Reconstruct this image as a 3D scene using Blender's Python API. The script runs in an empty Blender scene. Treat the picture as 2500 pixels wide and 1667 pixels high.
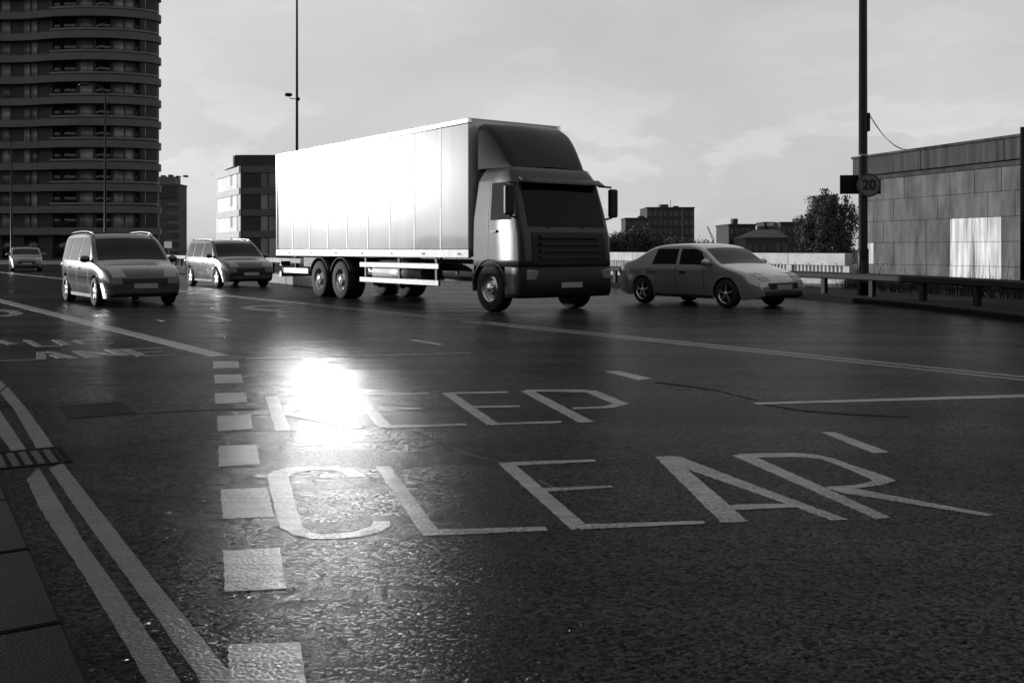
import bpy, bmesh, math, random
import numpy as np
from mathutils import Vector, Matrix

random.seed(7)
rng = np.random.default_rng(11)
R = math.radians
scene = bpy.context.scene
col = scene.collection

# ------------------------------------------------------------------ camera
CAM_H = 1.30
FPX = 2400.0            # focal length in units of a 2500 wide frame
HOR = 610.0             # eye level in that frame
cam_d = bpy.data.cameras.new('camera')
cam = bpy.data.objects.new('camera', cam_d)
col.objects.link(cam)
cam.location = (0, 0, CAM_H)
cam.rotation_euler = (R(90), 0, 0)
cam_d.sensor_width = 36.0
cam_d.lens = 36.0 * FPX / 2500.0
cam_d.shift_y = -(833.5 - HOR) / 2500.0
cam_d.clip_start = 0.05
cam_d.clip_end = 6000
scene.camera = cam

# ------------------------------------------------------------------ light
SUN_AZ = R(-62.6)       # measured from +Y towards +X
SUN_EL = R(4.7)
world = bpy.data.worlds.new('World')
scene.world = world
world.use_nodes = True
wn = world.node_tree
wn.nodes.clear()
def wnode(t, **k):
    n = wn.nodes.new(t)
    for a, b in k.items():
        setattr(n, a, b)
    return n
sky = wnode('ShaderNodeTexSky', sky_type='NISHITA')
sky.sun_disc = False
sky.sun_elevation = SUN_EL
sky.sun_rotation = SUN_AZ
sky.air_density = 1.0
sky.dust_density = 2.5
sky.ozone_density = 1.0
bw = wnode('ShaderNodeRGBToBW')
wn.links.new(sky.outputs[0], bw.inputs[0])
tc = wnode('ShaderNodeTexCoord')
mp = wnode('ShaderNodeMapping')
mp.inputs['Scale'].default_value = (1.0, 1.0, 2.2)
mp.inputs['Location'].default_value = (3.1, 0.7, 0.2)
wn.links.new(tc.outputs['Generated'], mp.inputs[0])
nz = wnode('ShaderNodeTexNoise')
nz.inputs['Scale'].default_value = 2.6
nz.inputs['Detail'].default_value = 7
nz.inputs['Roughness'].default_value = 0.52
nz.inputs['Distortion'].default_value = 0.35
wn.links.new(mp.outputs[0], nz.inputs['Vector'])
cr = wnode('ShaderNodeValToRGB')
cr.color_ramp.elements[0].position = 0.36
cr.color_ramp.elements[0].color = (0.80, 0.80, 0.80, 1)
cr.color_ramp.elements[1].position = 0.66
cr.color_ramp.elements[1].color = (1.0, 1.0, 1.0, 1)
wn.links.new(nz.outputs['Fac'], cr.inputs[0])
cloud_b = wnode('ShaderNodeMath', operation='MULTIPLY')       # veil of thin cloud
cloud_b.inputs[1].default_value = 6.1
wn.links.new(cr.outputs[0], cloud_b.inputs[0])
mixs = wnode('ShaderNodeMix', data_type='FLOAT')
mixs.inputs[0].default_value = 0.62
wn.links.new(bw.outputs[0], mixs.inputs[2])
wn.links.new(cloud_b.outputs[0], mixs.inputs[3])
# small heaped clouds low over the roofs
mp2 = wnode('ShaderNodeMapping')
mp2.inputs['Scale'].default_value = (1.0, 1.0, 2.6)
mp2.inputs['Location'].default_value = (0.4, 1.9, 0.0)
wn.links.new(tc.outputs['Generated'], mp2.inputs[0])
nz2 = wnode('ShaderNodeTexNoise')
nz2.inputs['Scale'].default_value = 8.5
nz2.inputs['Detail'].default_value = 8
nz2.inputs['Roughness'].default_value = 0.5
wn.links.new(mp2.outputs[0], nz2.inputs['Vector'])
cr2 = wnode('ShaderNodeValToRGB')
e = cr2.color_ramp.elements
e[0].position = 0.50; e[0].color = (0, 0, 0, 1)
e[1].position = 0.56; e[1].color = (1, 1, 1, 1)
e2 = e.new(0.72); e2.color = (0.45, 0.45, 0.45, 1)
wn.links.new(nz2.outputs['Fac'], cr2.inputs[0])
sepz = wnode('ShaderNodeSeparateXYZ')
wn.links.new(tc.outputs['Generated'], sepz.inputs[0])
band = wnode('ShaderNodeValToRGB')
b_ = band.color_ramp.elements
b_[0].position = 0.0; b_[0].color = (0.5, 0.5, 0.5, 1)
b_[1].position = 0.30; b_[1].color = (0.12, 0.12, 0.12, 1)
b2 = b_.new(0.10); b2.color = (1, 1, 1, 1)
b3 = b_.new(0.16); b3.color = (0.3, 0.3, 0.3, 1)
wn.links.new(sepz.outputs[2], band.inputs[0])
wisp = wnode('ShaderNodeMath', operation='MULTIPLY')
wn.links.new(cr2.outputs[0], wisp.inputs[0]); wn.links.new(band.outputs[0], wisp.inputs[1])
wisp2 = wnode('ShaderNodeMath', operation='MULTIPLY_ADD')
wn.links.new(wisp.outputs[0], wisp2.inputs[0]); wisp2.inputs[1].default_value = 0.6
wn.links.new(mixs.outputs[0], wisp2.inputs[2])
bg = wnode('ShaderNodeBackground')
bg.inputs['Strength'].default_value = 0.15
wn.links.new(wisp2.outputs[0], bg.inputs['Color'])
wo = wnode('ShaderNodeOutputWorld')
wn.links.new(bg.outputs[0], wo.inputs[0])

sun_d = bpy.data.lights.new('sun', 'SUN')
sun_d.energy = 4.2
sun_d.angle = R(0.6)
sun_d.color = (1.0, 1.0, 1.0)
sun = bpy.data.objects.new('sun', sun_d)
col.objects.link(sun)
sdir = Vector((math.sin(SUN_AZ) * math.cos(SUN_EL), math.cos(SUN_AZ) * math.cos(SUN_EL), math.sin(SUN_EL)))
sun.rotation_euler = sdir.to_track_quat('Z', 'Y').to_euler()
sun.location = sdir * 60

vs = scene.view_settings
vs.view_transform = 'Standard'
vs.look = 'None'
vs.exposure = 0.0
vs.gamma = 1.0
vs.use_curve_mapping = False
scene.cycles.use_denoising = True
scene.cycles.max_bounces = 8
scene.cycles.glossy_bounces = 4
scene.cycles.sample_clamp_indirect = 0
scene.cycles.caustics_reflective = True
scene.cycles.blur_glossy = 0.8

# ------------------------------------------------------------------ materials (the photograph is black and white: greys only)
MATS = {}
def M(name, v, rough=0.6, var=0.0, scale=4.0, bump=0.0, bscale=60.0, spec=0.4, metal=0.0, streak=False, coat=0.0, rnd=0.0, stretch=None):
    m = bpy.data.materials.new(name)
    m.use_nodes = True
    nt = m.node_tree
    b = nt.nodes['Principled BSDF']
    b.inputs['Base Color'].default_value = (v, v, v, 1)
    b.inputs['Roughness'].default_value = rough
    b.inputs['Specular IOR Level'].default_value = spec
    b.inputs['Metallic'].default_value = metal
    b.inputs['Coat Weight'].default_value = coat
    b.inputs['Coat Roughness'].default_value = 0.03
    geo = nt.nodes.new('ShaderNodeNewGeometry')
    if var or rnd:
        mpn = nt.nodes.new('ShaderNodeMapping')
        mpn.inputs['Scale'].default_value = stretch or ((1, 1, 0.07) if streak else (1, 1, 1))
        nt.links.new(geo.outputs['Position'], mpn.inputs[0])
        n = nt.nodes.new('ShaderNodeTexNoise')
        n.inputs['Scale'].default_value = scale
        n.inputs['Detail'].default_value = 6
        n.inputs['Roughness'].default_value = 0.6
        nt.links.new(mpn.outputs[0], n.inputs['Vector'])
        mr = nt.nodes.new('ShaderNodeMapRange')
        mr.inputs[1].default_value = 0.28
        mr.inputs[2].default_value = 0.72
        mr.inputs[3].default_value = v * (1 - var)
        mr.inputs[4].default_value = v * (1 + var)
        nt.links.new(n.outputs['Fac'], mr.inputs[0])
        out = mr.outputs[0]
        if rnd:
            oi = nt.nodes.new('ShaderNodeObjectInfo')
            m2 = nt.nodes.new('ShaderNodeMapRange')
            m2.inputs[3].default_value = 1 - rnd
            m2.inputs[4].default_value = 1 + rnd
            nt.links.new(oi.outputs['Random'], m2.inputs[0])
            mu = nt.nodes.new('ShaderNodeMath'); mu.operation = 'MULTIPLY'
            nt.links.new(out, mu.inputs[0]); nt.links.new(m2.outputs[0], mu.inputs[1])
            out = mu.outputs[0]
        nt.links.new(out, b.inputs['Base Color'])
    if bump:
        n2 = nt.nodes.new('ShaderNodeTexNoise')
        n2.inputs['Scale'].default_value = bscale
        n2.inputs['Detail'].default_value = 4
        nt.links.new(geo.outputs['Position'], n2.inputs['Vector'])
        bp = nt.nodes.new('ShaderNodeBump')
        bp.inputs['Strength'].default_value = bump
        bp.inputs['Distance'].default_value = 0.01
        nt.links.new(n2.outputs['Fac'], bp.inputs['Height'])
        nt.links.new(bp.outputs[0], b.inputs['Normal'])
    MATS[name] = m
    return m

def asphalt_material():
    m = bpy.data.materials.new('asphalt')
    m.use_nodes = True
    nt = m.node_tree; L = nt.links
    b = nt.nodes['Principled BSDF']
    geo = nt.nodes.new('ShaderNodeNewGeometry')
    def noise(scale, detail=5, stretch=None, rough=0.6):
        n = nt.nodes.new('ShaderNodeTexNoise')
        n.inputs['Scale'].default_value = scale
        n.inputs['Detail'].default_value = detail
        n.inputs['Roughness'].default_value = rough
        if stretch:
            mpn = nt.nodes.new('ShaderNodeMapping')
            mpn.inputs['Rotation'].default_value = (0, 0, R(36.5))
            mpn.inputs['Scale'].default_value = stretch
            L.new(geo.outputs['Position'], mpn.inputs[0]); L.new(mpn.outputs[0], n.inputs['Vector'])
        else:
            L.new(geo.outputs['Position'], n.inputs['Vector'])
        return n.outputs['Fac']
    def rng_(src, a, c, lo, hi):
        r = nt.nodes.new('ShaderNodeMapRange')
        r.inputs[1].default_value = a; r.inputs[2].default_value = c
        r.inputs[3].default_value = lo; r.inputs[4].default_value = hi
        L.new(src, r.inputs[0]); return r.outputs[0]
    def math_(op, a, c):
        n = nt.nodes.new('ShaderNodeMath'); n.operation = op
        for i, s in enumerate((a, c)):
            if isinstance(s, (int, float)): n.inputs[i].default_value = s
            else: L.new(s, n.inputs[i])
        return n.outputs[0]
    vor = nt.nodes.new('ShaderNodeTexVoronoi')
    vor.inputs['Scale'].default_value = 66
    L.new(geo.outputs['Position'], vor.inputs['Vector'])
    vor2 = nt.nodes.new('ShaderNodeTexVoronoi')
    vor2.inputs['Scale'].default_value = 150
    L.new(geo.outputs['Position'], vor2.inputs['Vector'])
    sep = nt.nodes.new('ShaderNodeSeparateColor'); L.new(vor.outputs['Color'], sep.inputs[0])
    stone = rng_(sep.outputs[0], 0, 1, 0.12, 2.1)
    large = rng_(noise(0.55, 6, (0.35, 1.6, 1)), 0.3, 0.7, 0.45, 1.5)
    fine = rng_(noise(40, 3), 0.3, 0.7, 0.75, 1.25)
    stain = rng_(noise(1.4, 5), 0.30, 0.42, 0.55, 1.0)
    large = math_('MULTIPLY', large, stain)
    v = math_('MULTIPLY', math_('MULTIPLY', stone, large), math_('MULTIPLY', fine, 0.022))
    L.new(v, b.inputs['Base Color'])
    rgh = rng_(noise(0.8, 5, (0.3, 1.7, 1)), 0.3, 0.7, 0.22, 0.32)
    L.new(rgh, b.inputs['Roughness'])
    b.inputs['Specular IOR Level'].default_value = 0.006
    h = math_('ADD', math_('MULTIPLY', vor.outputs['Distance'], -1.0), math_('MULTIPLY', vor2.outputs['Distance'], -0.45))
    h2 = math_('ADD', h, math_('MULTIPLY', noise(240, 2), 0.35))
    bp = nt.nodes.new('ShaderNodeBump')
    bp.inputs['Strength'].default_value = 0.42
    bp.inputs['Distance'].default_value = 0.006
    L.new(h2, bp.inputs['Height'])
    # every stone of the chipping lies at its own slight tilt
    sub = nt.nodes.new('ShaderNodeVectorMath'); sub.operation = 'SUBTRACT'
    L.new(vor.outputs['Color'], sub.inputs[0]); sub.inputs[1].default_value = (0.5, 0.5, 0.5)
    scl = nt.nodes.new('ShaderNodeVectorMath'); scl.operation = 'MULTIPLY'
    L.new(sub.outputs[0], scl.inputs[0]); scl.inputs[1].default_value = (0.12, 0.12, 0.0)
    glint = rng_(sep.outputs[2], 0.88, 0.93, 1.0, 4.5)      # a few stones stand at a steeper angle
    scl2 = nt.nodes.new('ShaderNodeVectorMath'); scl2.operation = 'SCALE'
    L.new(scl.outputs[0], scl2.inputs[0]); L.new(glint, scl2.inputs['Scale'])
    scl = scl2
    addv = nt.nodes.new('ShaderNodeVectorMath'); addv.operation = 'ADD'
    L.new(bp.outputs[0], addv.inputs[0]); L.new(scl.outputs[0], addv.inputs[1])
    nrm = nt.nodes.new('ShaderNodeVectorMath'); nrm.operation = 'NORMALIZE'
    L.new(addv.outputs[0], nrm.inputs[0])
    L.new(nrm.outputs[0], b.inputs['Normal'])
    MATS['asphalt'] = m
asphalt_material()

def paint_material(name, v, dirt):
    """thermoplastic road paint: scuffed through in places, drawn in strips across the stroke"""
    m = bpy.data.materials.new(name)
    m.use_nodes = True
    nt = m.node_tree; L = nt.links
    b = nt.nodes['Principled BSDF']
    geo = nt.nodes.new('ShaderNodeNewGeometry')
    def noise(scale, stretch, detail=5):
        mpn = nt.nodes.new('ShaderNodeMapping')
        mpn.inputs['Scale'].default_value = stretch
        L.new(geo.outputs['Position'], mpn.inputs[0])
        n = nt.nodes.new('ShaderNodeTexNoise')
        n.inputs['Scale'].default_value = scale
        n.inputs['Detail'].default_value = detail
        n.inputs['Roughness'].default_value = 0.62
        L.new(mpn.outputs[0], n.inputs['Vector'])
        return n.outputs['Fac']
    def rng_(src, a, c, lo, hi):
        r = nt.nodes.new('ShaderNodeMapRange')
        r.inputs[1].default_value = a; r.inputs[2].default_value = c
        r.inputs[3].default_value = lo; r.inputs[4].default_value = hi
        L.new(src, r.inputs[0]); return r.outputs[0]
    def mul(a, c):
        n = nt.nodes.new('ShaderNodeMath'); n.operation = 'MULTIPLY'
        L.new(a, n.inputs[0])
        if isinstance(c, (int, float)): n.inputs[1].default_value = c
        else: L.new(c, n.inputs[1])
        return n.outputs[0]
    strips = rng_(noise(7, (0.08, 3.6, 1)), 0.36, 0.62, 1 - dirt, 1.05)
    spots = rng_(noise(46, (1, 1, 1), 5), 0.44, 0.52, 0.0, 1.0)
    wear = rng_(noise(3.2, (1, 1, 1), 6), 0.42, 0.60, 0.0, 1.0)
    blot = rng_(noise(1.7, (1, 1, 1), 4), 0.3, 0.7, 0.70, 1.15)
    pigment = mul(mul(strips, blot), v)
    mask = nt.nodes.new('ShaderNodeMath'); mask.operation = 'MAXIMUM'
    L.new(spots, mask.inputs[0]); L.new(wear, mask.inputs[1])
    mx = nt.nodes.new('ShaderNodeMix'); mx.data_type = 'FLOAT'
    L.new(mask.outputs[0], mx.inputs[0]); mx.inputs[2].default_value = 0.02; L.new(pigment, mx.inputs[3])
    L.new(mx.outputs[0], b.inputs['Base Color'])
    b.inputs['Roughness'].default_value = 0.40
    b.inputs['Specular IOR Level'].default_value = 0.30
    vor = nt.nodes.new('ShaderNodeTexVoronoi'); vor.inputs['Scale'].default_value = 66
    L.new(geo.outputs['Position'], vor.inputs['Vector'])
    inv = mul(vor.outputs['Distance'], -1.0)
    ad = nt.nodes.new('ShaderNodeMath'); ad.operation = 'ADD'
    L.new(inv, ad.inputs[0]); L.new(noise(60, (0.6, 1.4, 1), 3), ad.inputs[1])
    bp = nt.nodes.new('ShaderNodeBump')
    bp.inputs['Strength'].default_value = 0.55
    bp.inputs['Distance'].default_value = 0.004
    L.new(ad.outputs[0], bp.inputs['Height'])
    L.new(bp.outputs[0], b.inputs['Normal'])
    MATS[name] = m
paint_material('road_paint', 0.20, 0.50)
paint_material('yellow_paint', 0.085, 0.30)
paint_material('worn_paint', 0.11, 0.55)

M('ground', 0.035, 0.9, 0.4, 0.05, spec=0.1)
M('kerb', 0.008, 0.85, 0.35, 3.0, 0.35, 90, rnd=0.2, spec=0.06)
M('verge', 0.018, 0.95, 0.5, 2.0, 0.6, 25, spec=0.1)
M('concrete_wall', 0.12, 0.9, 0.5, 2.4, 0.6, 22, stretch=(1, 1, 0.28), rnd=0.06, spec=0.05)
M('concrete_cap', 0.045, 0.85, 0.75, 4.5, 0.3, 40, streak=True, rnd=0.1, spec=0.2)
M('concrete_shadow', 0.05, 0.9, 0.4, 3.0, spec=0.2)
M('whitewash', 0.52, 0.75, 0.75, 7.5, 0.25, 40, streak=True, spec=0.2)
M('parapet_concrete', 0.40, 0.75, 0.25, 1.6, 0.2, 40, rnd=0.12, spec=0.2)
M('plinth_concrete', 0.30, 0.8, 0.45, 4.0, 0.3, 40, rnd=0.15, spec=0.2)
M('dark_steel', 0.009, 0.65, 0.3, 5.0, spec=0.15)
M('galvanised', 0.14, 0.5, 0.3, 7.0, spec=0.4, metal=0.4)
M('black_paint', 0.006, 0.42, 0.2, 6.0, spec=0.12)
M('sign_grey', 0.11, 0.5, spec=0.3)
M('sign_ring', 0.028, 0.5, spec=0.3)
M('sign_black', 0.006, 0.6, spec=0.3)
M('white_sign', 0.8, 0.5, spec=0.3)
M('tower_band', 0.070, 0.55, 0.18, 0.4, spec=0.3)
M('grey_pier', 0.17, 0.6, spec=0.3)
M('tower_wall', 0.016, 0.5, 0.3, 0.3, spec=0.3)
M('curtain_glass', 0.14, 0.30, 0.5, 1.2, spec=0.4, streak=True, rnd=0.55)
M('dark_glass', 0.012, 0.12, 0.4, 0.8, spec=0.5, rnd=0.5)
M('balcony_glass', 0.045, 0.2, 0.3, 0.6, spec=0.5)
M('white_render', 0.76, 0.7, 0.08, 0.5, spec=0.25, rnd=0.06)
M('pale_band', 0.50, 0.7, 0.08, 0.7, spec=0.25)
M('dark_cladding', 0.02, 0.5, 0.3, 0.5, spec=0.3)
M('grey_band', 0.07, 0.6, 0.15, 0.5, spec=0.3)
M('far_block', 0.055, 0.7, 0.2, 0.3, spec=0.2)
M('far_block_dark', 0.032, 0.7, 0.2, 0.3, spec=0.2)
M('far_window', 0.02, 0.25, spec=0.5, var=0.2, rnd=0.5)
M('far_fin', 0.09, 0.6, spec=0.3)
M('bark', 0.03, 0.9, 0.3, 8.0, spec=0.1)
M('weed', 0.035, 0.8, 0.5, 6.0, spec=0.1)
M('tyre', 0.012, 0.8, spec=0.25)
M('alloy', 0.45, 0.25, spec=0.5, metal=0.9)
M('truck_white', 0.40, 0.09, 0.16, 1.6, spec=0.75, metal=0.04, streak=True)
M('truck_cab', 0.022, 0.34, spec=0.4)
M('truck_front_shade', 0.010, 0.45, spec=0.2)  # darker than the cab sides: shade on the front put into the colour
M('chassis', 0.014, 0.6, 0.4, 5.0, spec=0.3)
M('car_black', 0.010, 0.16, spec=0.3, coat=0.7)
M('car_grey', 0.022, 0.16, spec=0.3, coat=0.7, metal=0.2)
M('car_silver', 0.25, 0.2, spec=0.5, coat=0.9, metal=0.4)
M('car_far', 0.05, 0.3, spec=0.5, coat=0.6)
M('car_glass', 0.004, 0.05, spec=0.12)
M('lamp_glass', 0.16, 0.12, spec=0.7)
M('tail_glass', 0.06, 0.15, spec=0.6)
M('trim', 0.012, 0.5, spec=0.35)
M('chrome', 0.6, 0.12, metal=1.0)
M('plate', 0.22, 0.5, spec=0.3)
M('wire', 0.03, 0.6)
M('iron', 0.009, 0.85, 0.5, 30.0, 0.5, 120, spec=0.03)

def leaf_material(name, v):
    m = M(name, v, 0.6, 0.45, 1.3, spec=0.2)
    return m
leaf_material('leaf_dark', 0.05)
leaf_material('leaf_far', 0.04)

# ------------------------------------------------------------------ helpers
def tag(o, label=None, cat=None, group=None, kind=None):
    if label: o['label'] = label
    if cat: o['category'] = cat
    if group: o['group'] = group
    if kind: o['kind'] = kind
    return o

def empty(name, loc=(0, 0, 0), rz=0.0, label=None, cat=None, group=None):
    o = bpy.data.objects.new(name, None)
    o.empty_display_size = 0.3
    o.location = loc
    o.rotation_euler = (0, 0, rz)
    col.objects.link(o)
    return tag(o, label, cat, group)

class MB:
    """collects shapes; build() links them as one mesh object"""
    def __init__(self):
        self.v = []; self.f = []; self.sm = []
    def add(self, vs_, fs_, smooth=False):
        n = len(self.v)
        self.v += [tuple(p) for p in vs_]
        self.f += [tuple(i + n for i in f) for f in fs_]
        self.sm += [smooth] * len(fs_)
        return self
    def box(self, x0, x1, y0, y1, z0, z1):
        return self.add([(x0, y0, z0), (x1, y0, z0), (x1, y1, z0), (x0, y1, z0), (x0, y0, z1), (x1, y0, z1), (x1, y1, z1), (x0, y1, z1)],
                        [(0, 3, 2, 1), (4, 5, 6, 7), (0, 1, 5, 4), (1, 2, 6, 5), (2, 3, 7, 6), (3, 0, 4, 7)])
    def slab(self, pts, z0, z1):
        """prism over a ground outline"""
        a = sum(pts[i][0] * pts[(i + 1) % len(pts)][1] - pts[(i + 1) % len(pts)][0] * pts[i][1] for i in range(len(pts)))
        if a < 0: pts = pts[::-1]
        n = len(pts)
        self.add([(p[0], p[1], z0) for p in pts] + [(p[0], p[1], z1) for p in pts],
                 [tuple(range(n, 2 * n)), tuple(range(n - 1, -1, -1))] + [(i, (i + 1) % n, n + (i + 1) % n, n + i) for i in range(n)])
        return self
    def tube(self, pts, rad, n=10, cap=True):
        pts = [Vector(p) for p in pts]
        rads = rad if isinstance(rad, (list, tuple)) else [rad] * len(pts)
        vs_ = []
        for i, p in enumerate(pts):
            d = (pts[min(i + 1, len(pts) - 1)] - pts[max(i - 1, 0)]).normalized()
            a = Vector((0, 0, 1)) if abs(d.z) < 0.9 else Vector((1, 0, 0))
            e1 = d.cross(a).normalized(); e2 = d.cross(e1)
            for k in range(n):
                t = 2 * math.pi * k / n
                vs_.append(p + (e1 * math.cos(t) + e2 * math.sin(t)) * rads[i])
        fs_ = [(i * n + k, i * n + (k + 1) % n, (i + 1) * n + (k + 1) % n, (i + 1) * n + k) for i in range(len(pts) - 1) for k in range(n)]
        self.add(vs_, fs_, True)
        if cap:
            m = len(pts) - 1
            self.add([vs_[k] for k in range(n)], [tuple(range(n))])
            self.add([vs_[m * n + k] for k in range(n)], [tuple(range(n - 1, -1, -1))])
        return self
    def grid(self, rows, smooth=True, close=False):
        n = len(rows[0])
        vs_ = [p for r in rows for p in r]
        w = n if close else n - 1
        fs_ = [(i * n + k, i * n + (k + 1) % n, (i + 1) * n + (k + 1) % n, (i + 1) * n + k) for i in range(len(rows) - 1) for k in range(w)]
        return self.add(vs_, fs_, smooth)
    def lathe_y(self, prof, n=28, cy=(0, 0, 0)):
        """profile of (radius, y) spun round the y axis through cy"""
        rows = [[(cy[0] + r * math.cos(2 * math.pi * k / n), cy[1] + y, cy[2] + r * math.sin(2 * math.pi * k / n)) for k in range(n)] for r, y in prof]
        return self.grid(rows, True, True)
    def ellipsoid(self, c, r, n=12, m=8):
        rows = [[(c[0] + r[0] * math.sin(math.pi * i / m) * math.cos(2 * math.pi * k / n), c[1] + r[1] * math.sin(math.pi * i / m) * math.sin(2 * math.pi * k / n), c[2] + r[2] * math.cos(math.pi * i / m)) for k in range(n)] for i in range(m + 1)]
        return self.grid(rows, True, True)
    def build(self, name, mat, parent=None, bevel=0.0, loc=None, seg=2, fix=True):
        me = bpy.data.meshes.new(name)
        me.from_pydata(self.v, [], self.f)
        me.polygons.foreach_set('use_smooth', self.sm)
        if fix:
            bm = bmesh.new(); bm.from_mesh(me)
            bmesh.ops.remove_doubles(bm, verts=bm.verts, dist=1e-5)
            bmesh.ops.recalc_face_normals(bm, faces=bm.faces)
            bm.to_mesh(me); bm.free()
        me.materials.append(MATS[mat])
        o = bpy.data.objects.new(name, me)
        col.objects.link(o)
        if parent: o.parent = parent
        if loc: o.location = loc
        if bevel:
            md = o.modifiers.new('bevel', 'BEVEL')
            md.width = bevel; md.segments = seg; md.limit_method = 'ANGLE'; md.angle_limit = R(40)
            md.harden_normals = False
        return o

def share(src, name, loc, parent=None, rz=0.0):
    o = src.copy()
    o.name = name
    col.objects.link(o)
    o.location = loc
    o.rotation_euler = (0, 0, rz)
    if parent: o.parent = parent
    return o

def G(px, py, z=0.0):
    """where the sight line through a frame point meets the level z"""
    Y = (CAM_H - z) * FPX / (py - HOR)
    return ((px - 1250.0) / FPX * Y, Y)
def AT(px, py, Y):
    """the point of a sight line at the depth Y"""
    return ((px - 1250.0) / FPX * Y, Y, CAM_H + (HOR - py) / FPX * Y)

U = Vector((0.595, -0.804, 0)); U.normalize()          # direction of travel of the traffic
WV = Vector((0.804, 0.595, 0)); WV.normalize()         # across the road, away from the near kerb
TRAVEL = math.atan2(U.y, U.x)
def P(lat, s, z=0.0):
    q = WV * lat + U * s
    return (q.x, q.y, z)

# ------------------------------------------------------------------ ground, road, pavement
g = MB(); g.slab([(-2500, -300), (2500, -300), (2500, 4000), (-2500, 4000)], -0.4, -0.05)
tag(g.build('ground', 'ground'), kind='structure')
road = MB()
road.grid([[(x, y, 0.0) for x in np.linspace(-70, 40, 12)] for y in np.linspace(-12, 88, 11)], False)
road = tag(road.build('road', 'asphalt'), kind='structure')

# near pavement: kerb stones and slabs are its pieces
KA = Vector((-2.67, 5.13, 0)); KB = Vector((-1.28, 2.91, 0))
kd = (KB - KA).normalized(); kn = Vector((-kd.y, kd.x, 0)) * -1.0     # kn points to the pavement side
if kn.x > 0: kn = -kn
def KP(s, t):
    q = KA + kd * s + kn * t
    return (q.x, q.y)
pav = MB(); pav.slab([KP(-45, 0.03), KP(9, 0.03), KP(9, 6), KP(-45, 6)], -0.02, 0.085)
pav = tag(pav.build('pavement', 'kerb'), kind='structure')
ks = MB(); ks.box(0.006, 0.909, 0, 0.28, -0.01, 0.1)
ks0 = None
kang = math.atan2(kd.y, kd.x)
flip = 1 if (Vector((-kd.y, kd.x, 0))).dot(kn) > 0 else -1
def kerb_box(l, w, h):
    m = MB()
    y0, y1 = (0, w) if flip > 0 else (-w, 0)
    m.box(0.005, l - 0.005, y0, y1, -0.01, h)
    return m
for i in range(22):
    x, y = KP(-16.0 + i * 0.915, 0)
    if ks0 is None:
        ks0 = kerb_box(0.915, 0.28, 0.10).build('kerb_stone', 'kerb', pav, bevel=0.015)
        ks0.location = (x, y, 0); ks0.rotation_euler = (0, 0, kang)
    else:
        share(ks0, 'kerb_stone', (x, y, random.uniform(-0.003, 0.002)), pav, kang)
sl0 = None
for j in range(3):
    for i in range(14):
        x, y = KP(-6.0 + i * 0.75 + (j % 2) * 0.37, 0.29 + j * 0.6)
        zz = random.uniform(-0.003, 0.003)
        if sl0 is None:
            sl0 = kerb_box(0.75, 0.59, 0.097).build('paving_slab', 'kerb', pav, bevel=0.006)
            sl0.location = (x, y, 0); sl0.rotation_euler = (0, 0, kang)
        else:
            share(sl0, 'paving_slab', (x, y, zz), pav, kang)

# far verge with its own kerb
rail_pts = [(-6.0, 51.5), (-2.0, 45.5), (2.4, 38.2), (5.6, 32.6), (8.06, 27.9), (9.15, 24.6), (9.75, 21.5), (10.0, 18.5), (10.05, 14.0), (10.0, 9.0)]
def catmull(pts, n=8, closed=False):
    out = []
    m = len(pts)
    rngi = range(m if closed else m - 1)
    for i in rngi:
        p = [np.array(pts[(i + k) % m] if closed else pts[min(max(i + k, 0), m - 1)], float) for k in (-1, 0, 1, 2)]
        for j in range(n):
            t = j / n
            out.append(tuple(0.5 * ((2 * p[1]) + (-p[0] + p[2]) * t + (2 * p[0] - 5 * p[1] + 4 * p[2] - p[3]) * t * t + (-p[0] + 3 * p[1] - 3 * p[2] + p[3]) * t ** 3)))
    if not closed: out.append(tuple(np.array(pts[-1], float)))
    return out
rail_c = catmull(rail_pts, 8)
def offset(path, d):
    out = []
    for i, p in enumerate(path):
        a = Vector(path[max(i - 1, 0)]); b = Vector(path[min(i + 1, len(path) - 1)])
        t = (b - a).normalized()
        out.append((p[0] - t.y * d, p[1] + t.x * d))
    return out
edge = offset(rail_c, -0.75)
verge = MB(); verge.slab([(p[0], p[1]) for p in edge] + [(34, 9), (34, 60), (10, 60)], -0.02, 0.115)
tag(verge.build('verge', 'verge'), kind='structure')
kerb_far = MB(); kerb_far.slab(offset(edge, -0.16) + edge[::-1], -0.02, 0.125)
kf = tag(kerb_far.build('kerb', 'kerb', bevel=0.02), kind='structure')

# ------------------------------------------------------------------ road markings (pieces of the road)
MARK_N = [0]
def ragged(pts, step=0.035, amp=0.0022):
    """worn, slightly crumbled outline"""
    out = []
    for i, p in enumerate(pts):
        q = pts[(i + 1) % len(pts)]
        d = math.hypot(q[0] - p[0], q[1] - p[1])
        n_ = max(1, min(60, int(d / step)))
        for k_ in range(n_):
            t = k_ / n_
            j = amp if k_ else 0.0
            out.append((p[0] + (q[0] - p[0]) * t + random.gauss(0, j), p[1] + (q[1] - p[1]) * t + random.gauss(0, j)))
    return out
def marking(name, polys, mat='road_paint', label=None):
    """flat pieces of thermoplastic; strokes of one letter lie a hair above each other"""
    m = MB()
    for i, pl in enumerate(polys):
        MARK_N[0] += 1
        gp = ragged([G(*p) for p in pl], 0.05 if mat == 'yellow_paint' else 0.035, 0.0012 if mat == 'yellow_paint' else 0.0022)
        m.slab(gp, 0.0002, (0.0010 if mat == 'yellow_paint' else 0.0016) + 0.0003 * i)
    o = m.build(name, mat, road, fix=False)
    if label: o['label'] = label
    return o
def Z1(pl): return [(600 + 0.4252 * a, 920 + 0.4252 * b) for a, b in pl]
def Z2(pl): return [(1500 + 0.4252 * a, 920 + 0.4252 * b) for a, b in pl]
def Z3(pl): return [(0.2551 * a, 720 + 0.2551 * b) for a, b in pl]
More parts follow.
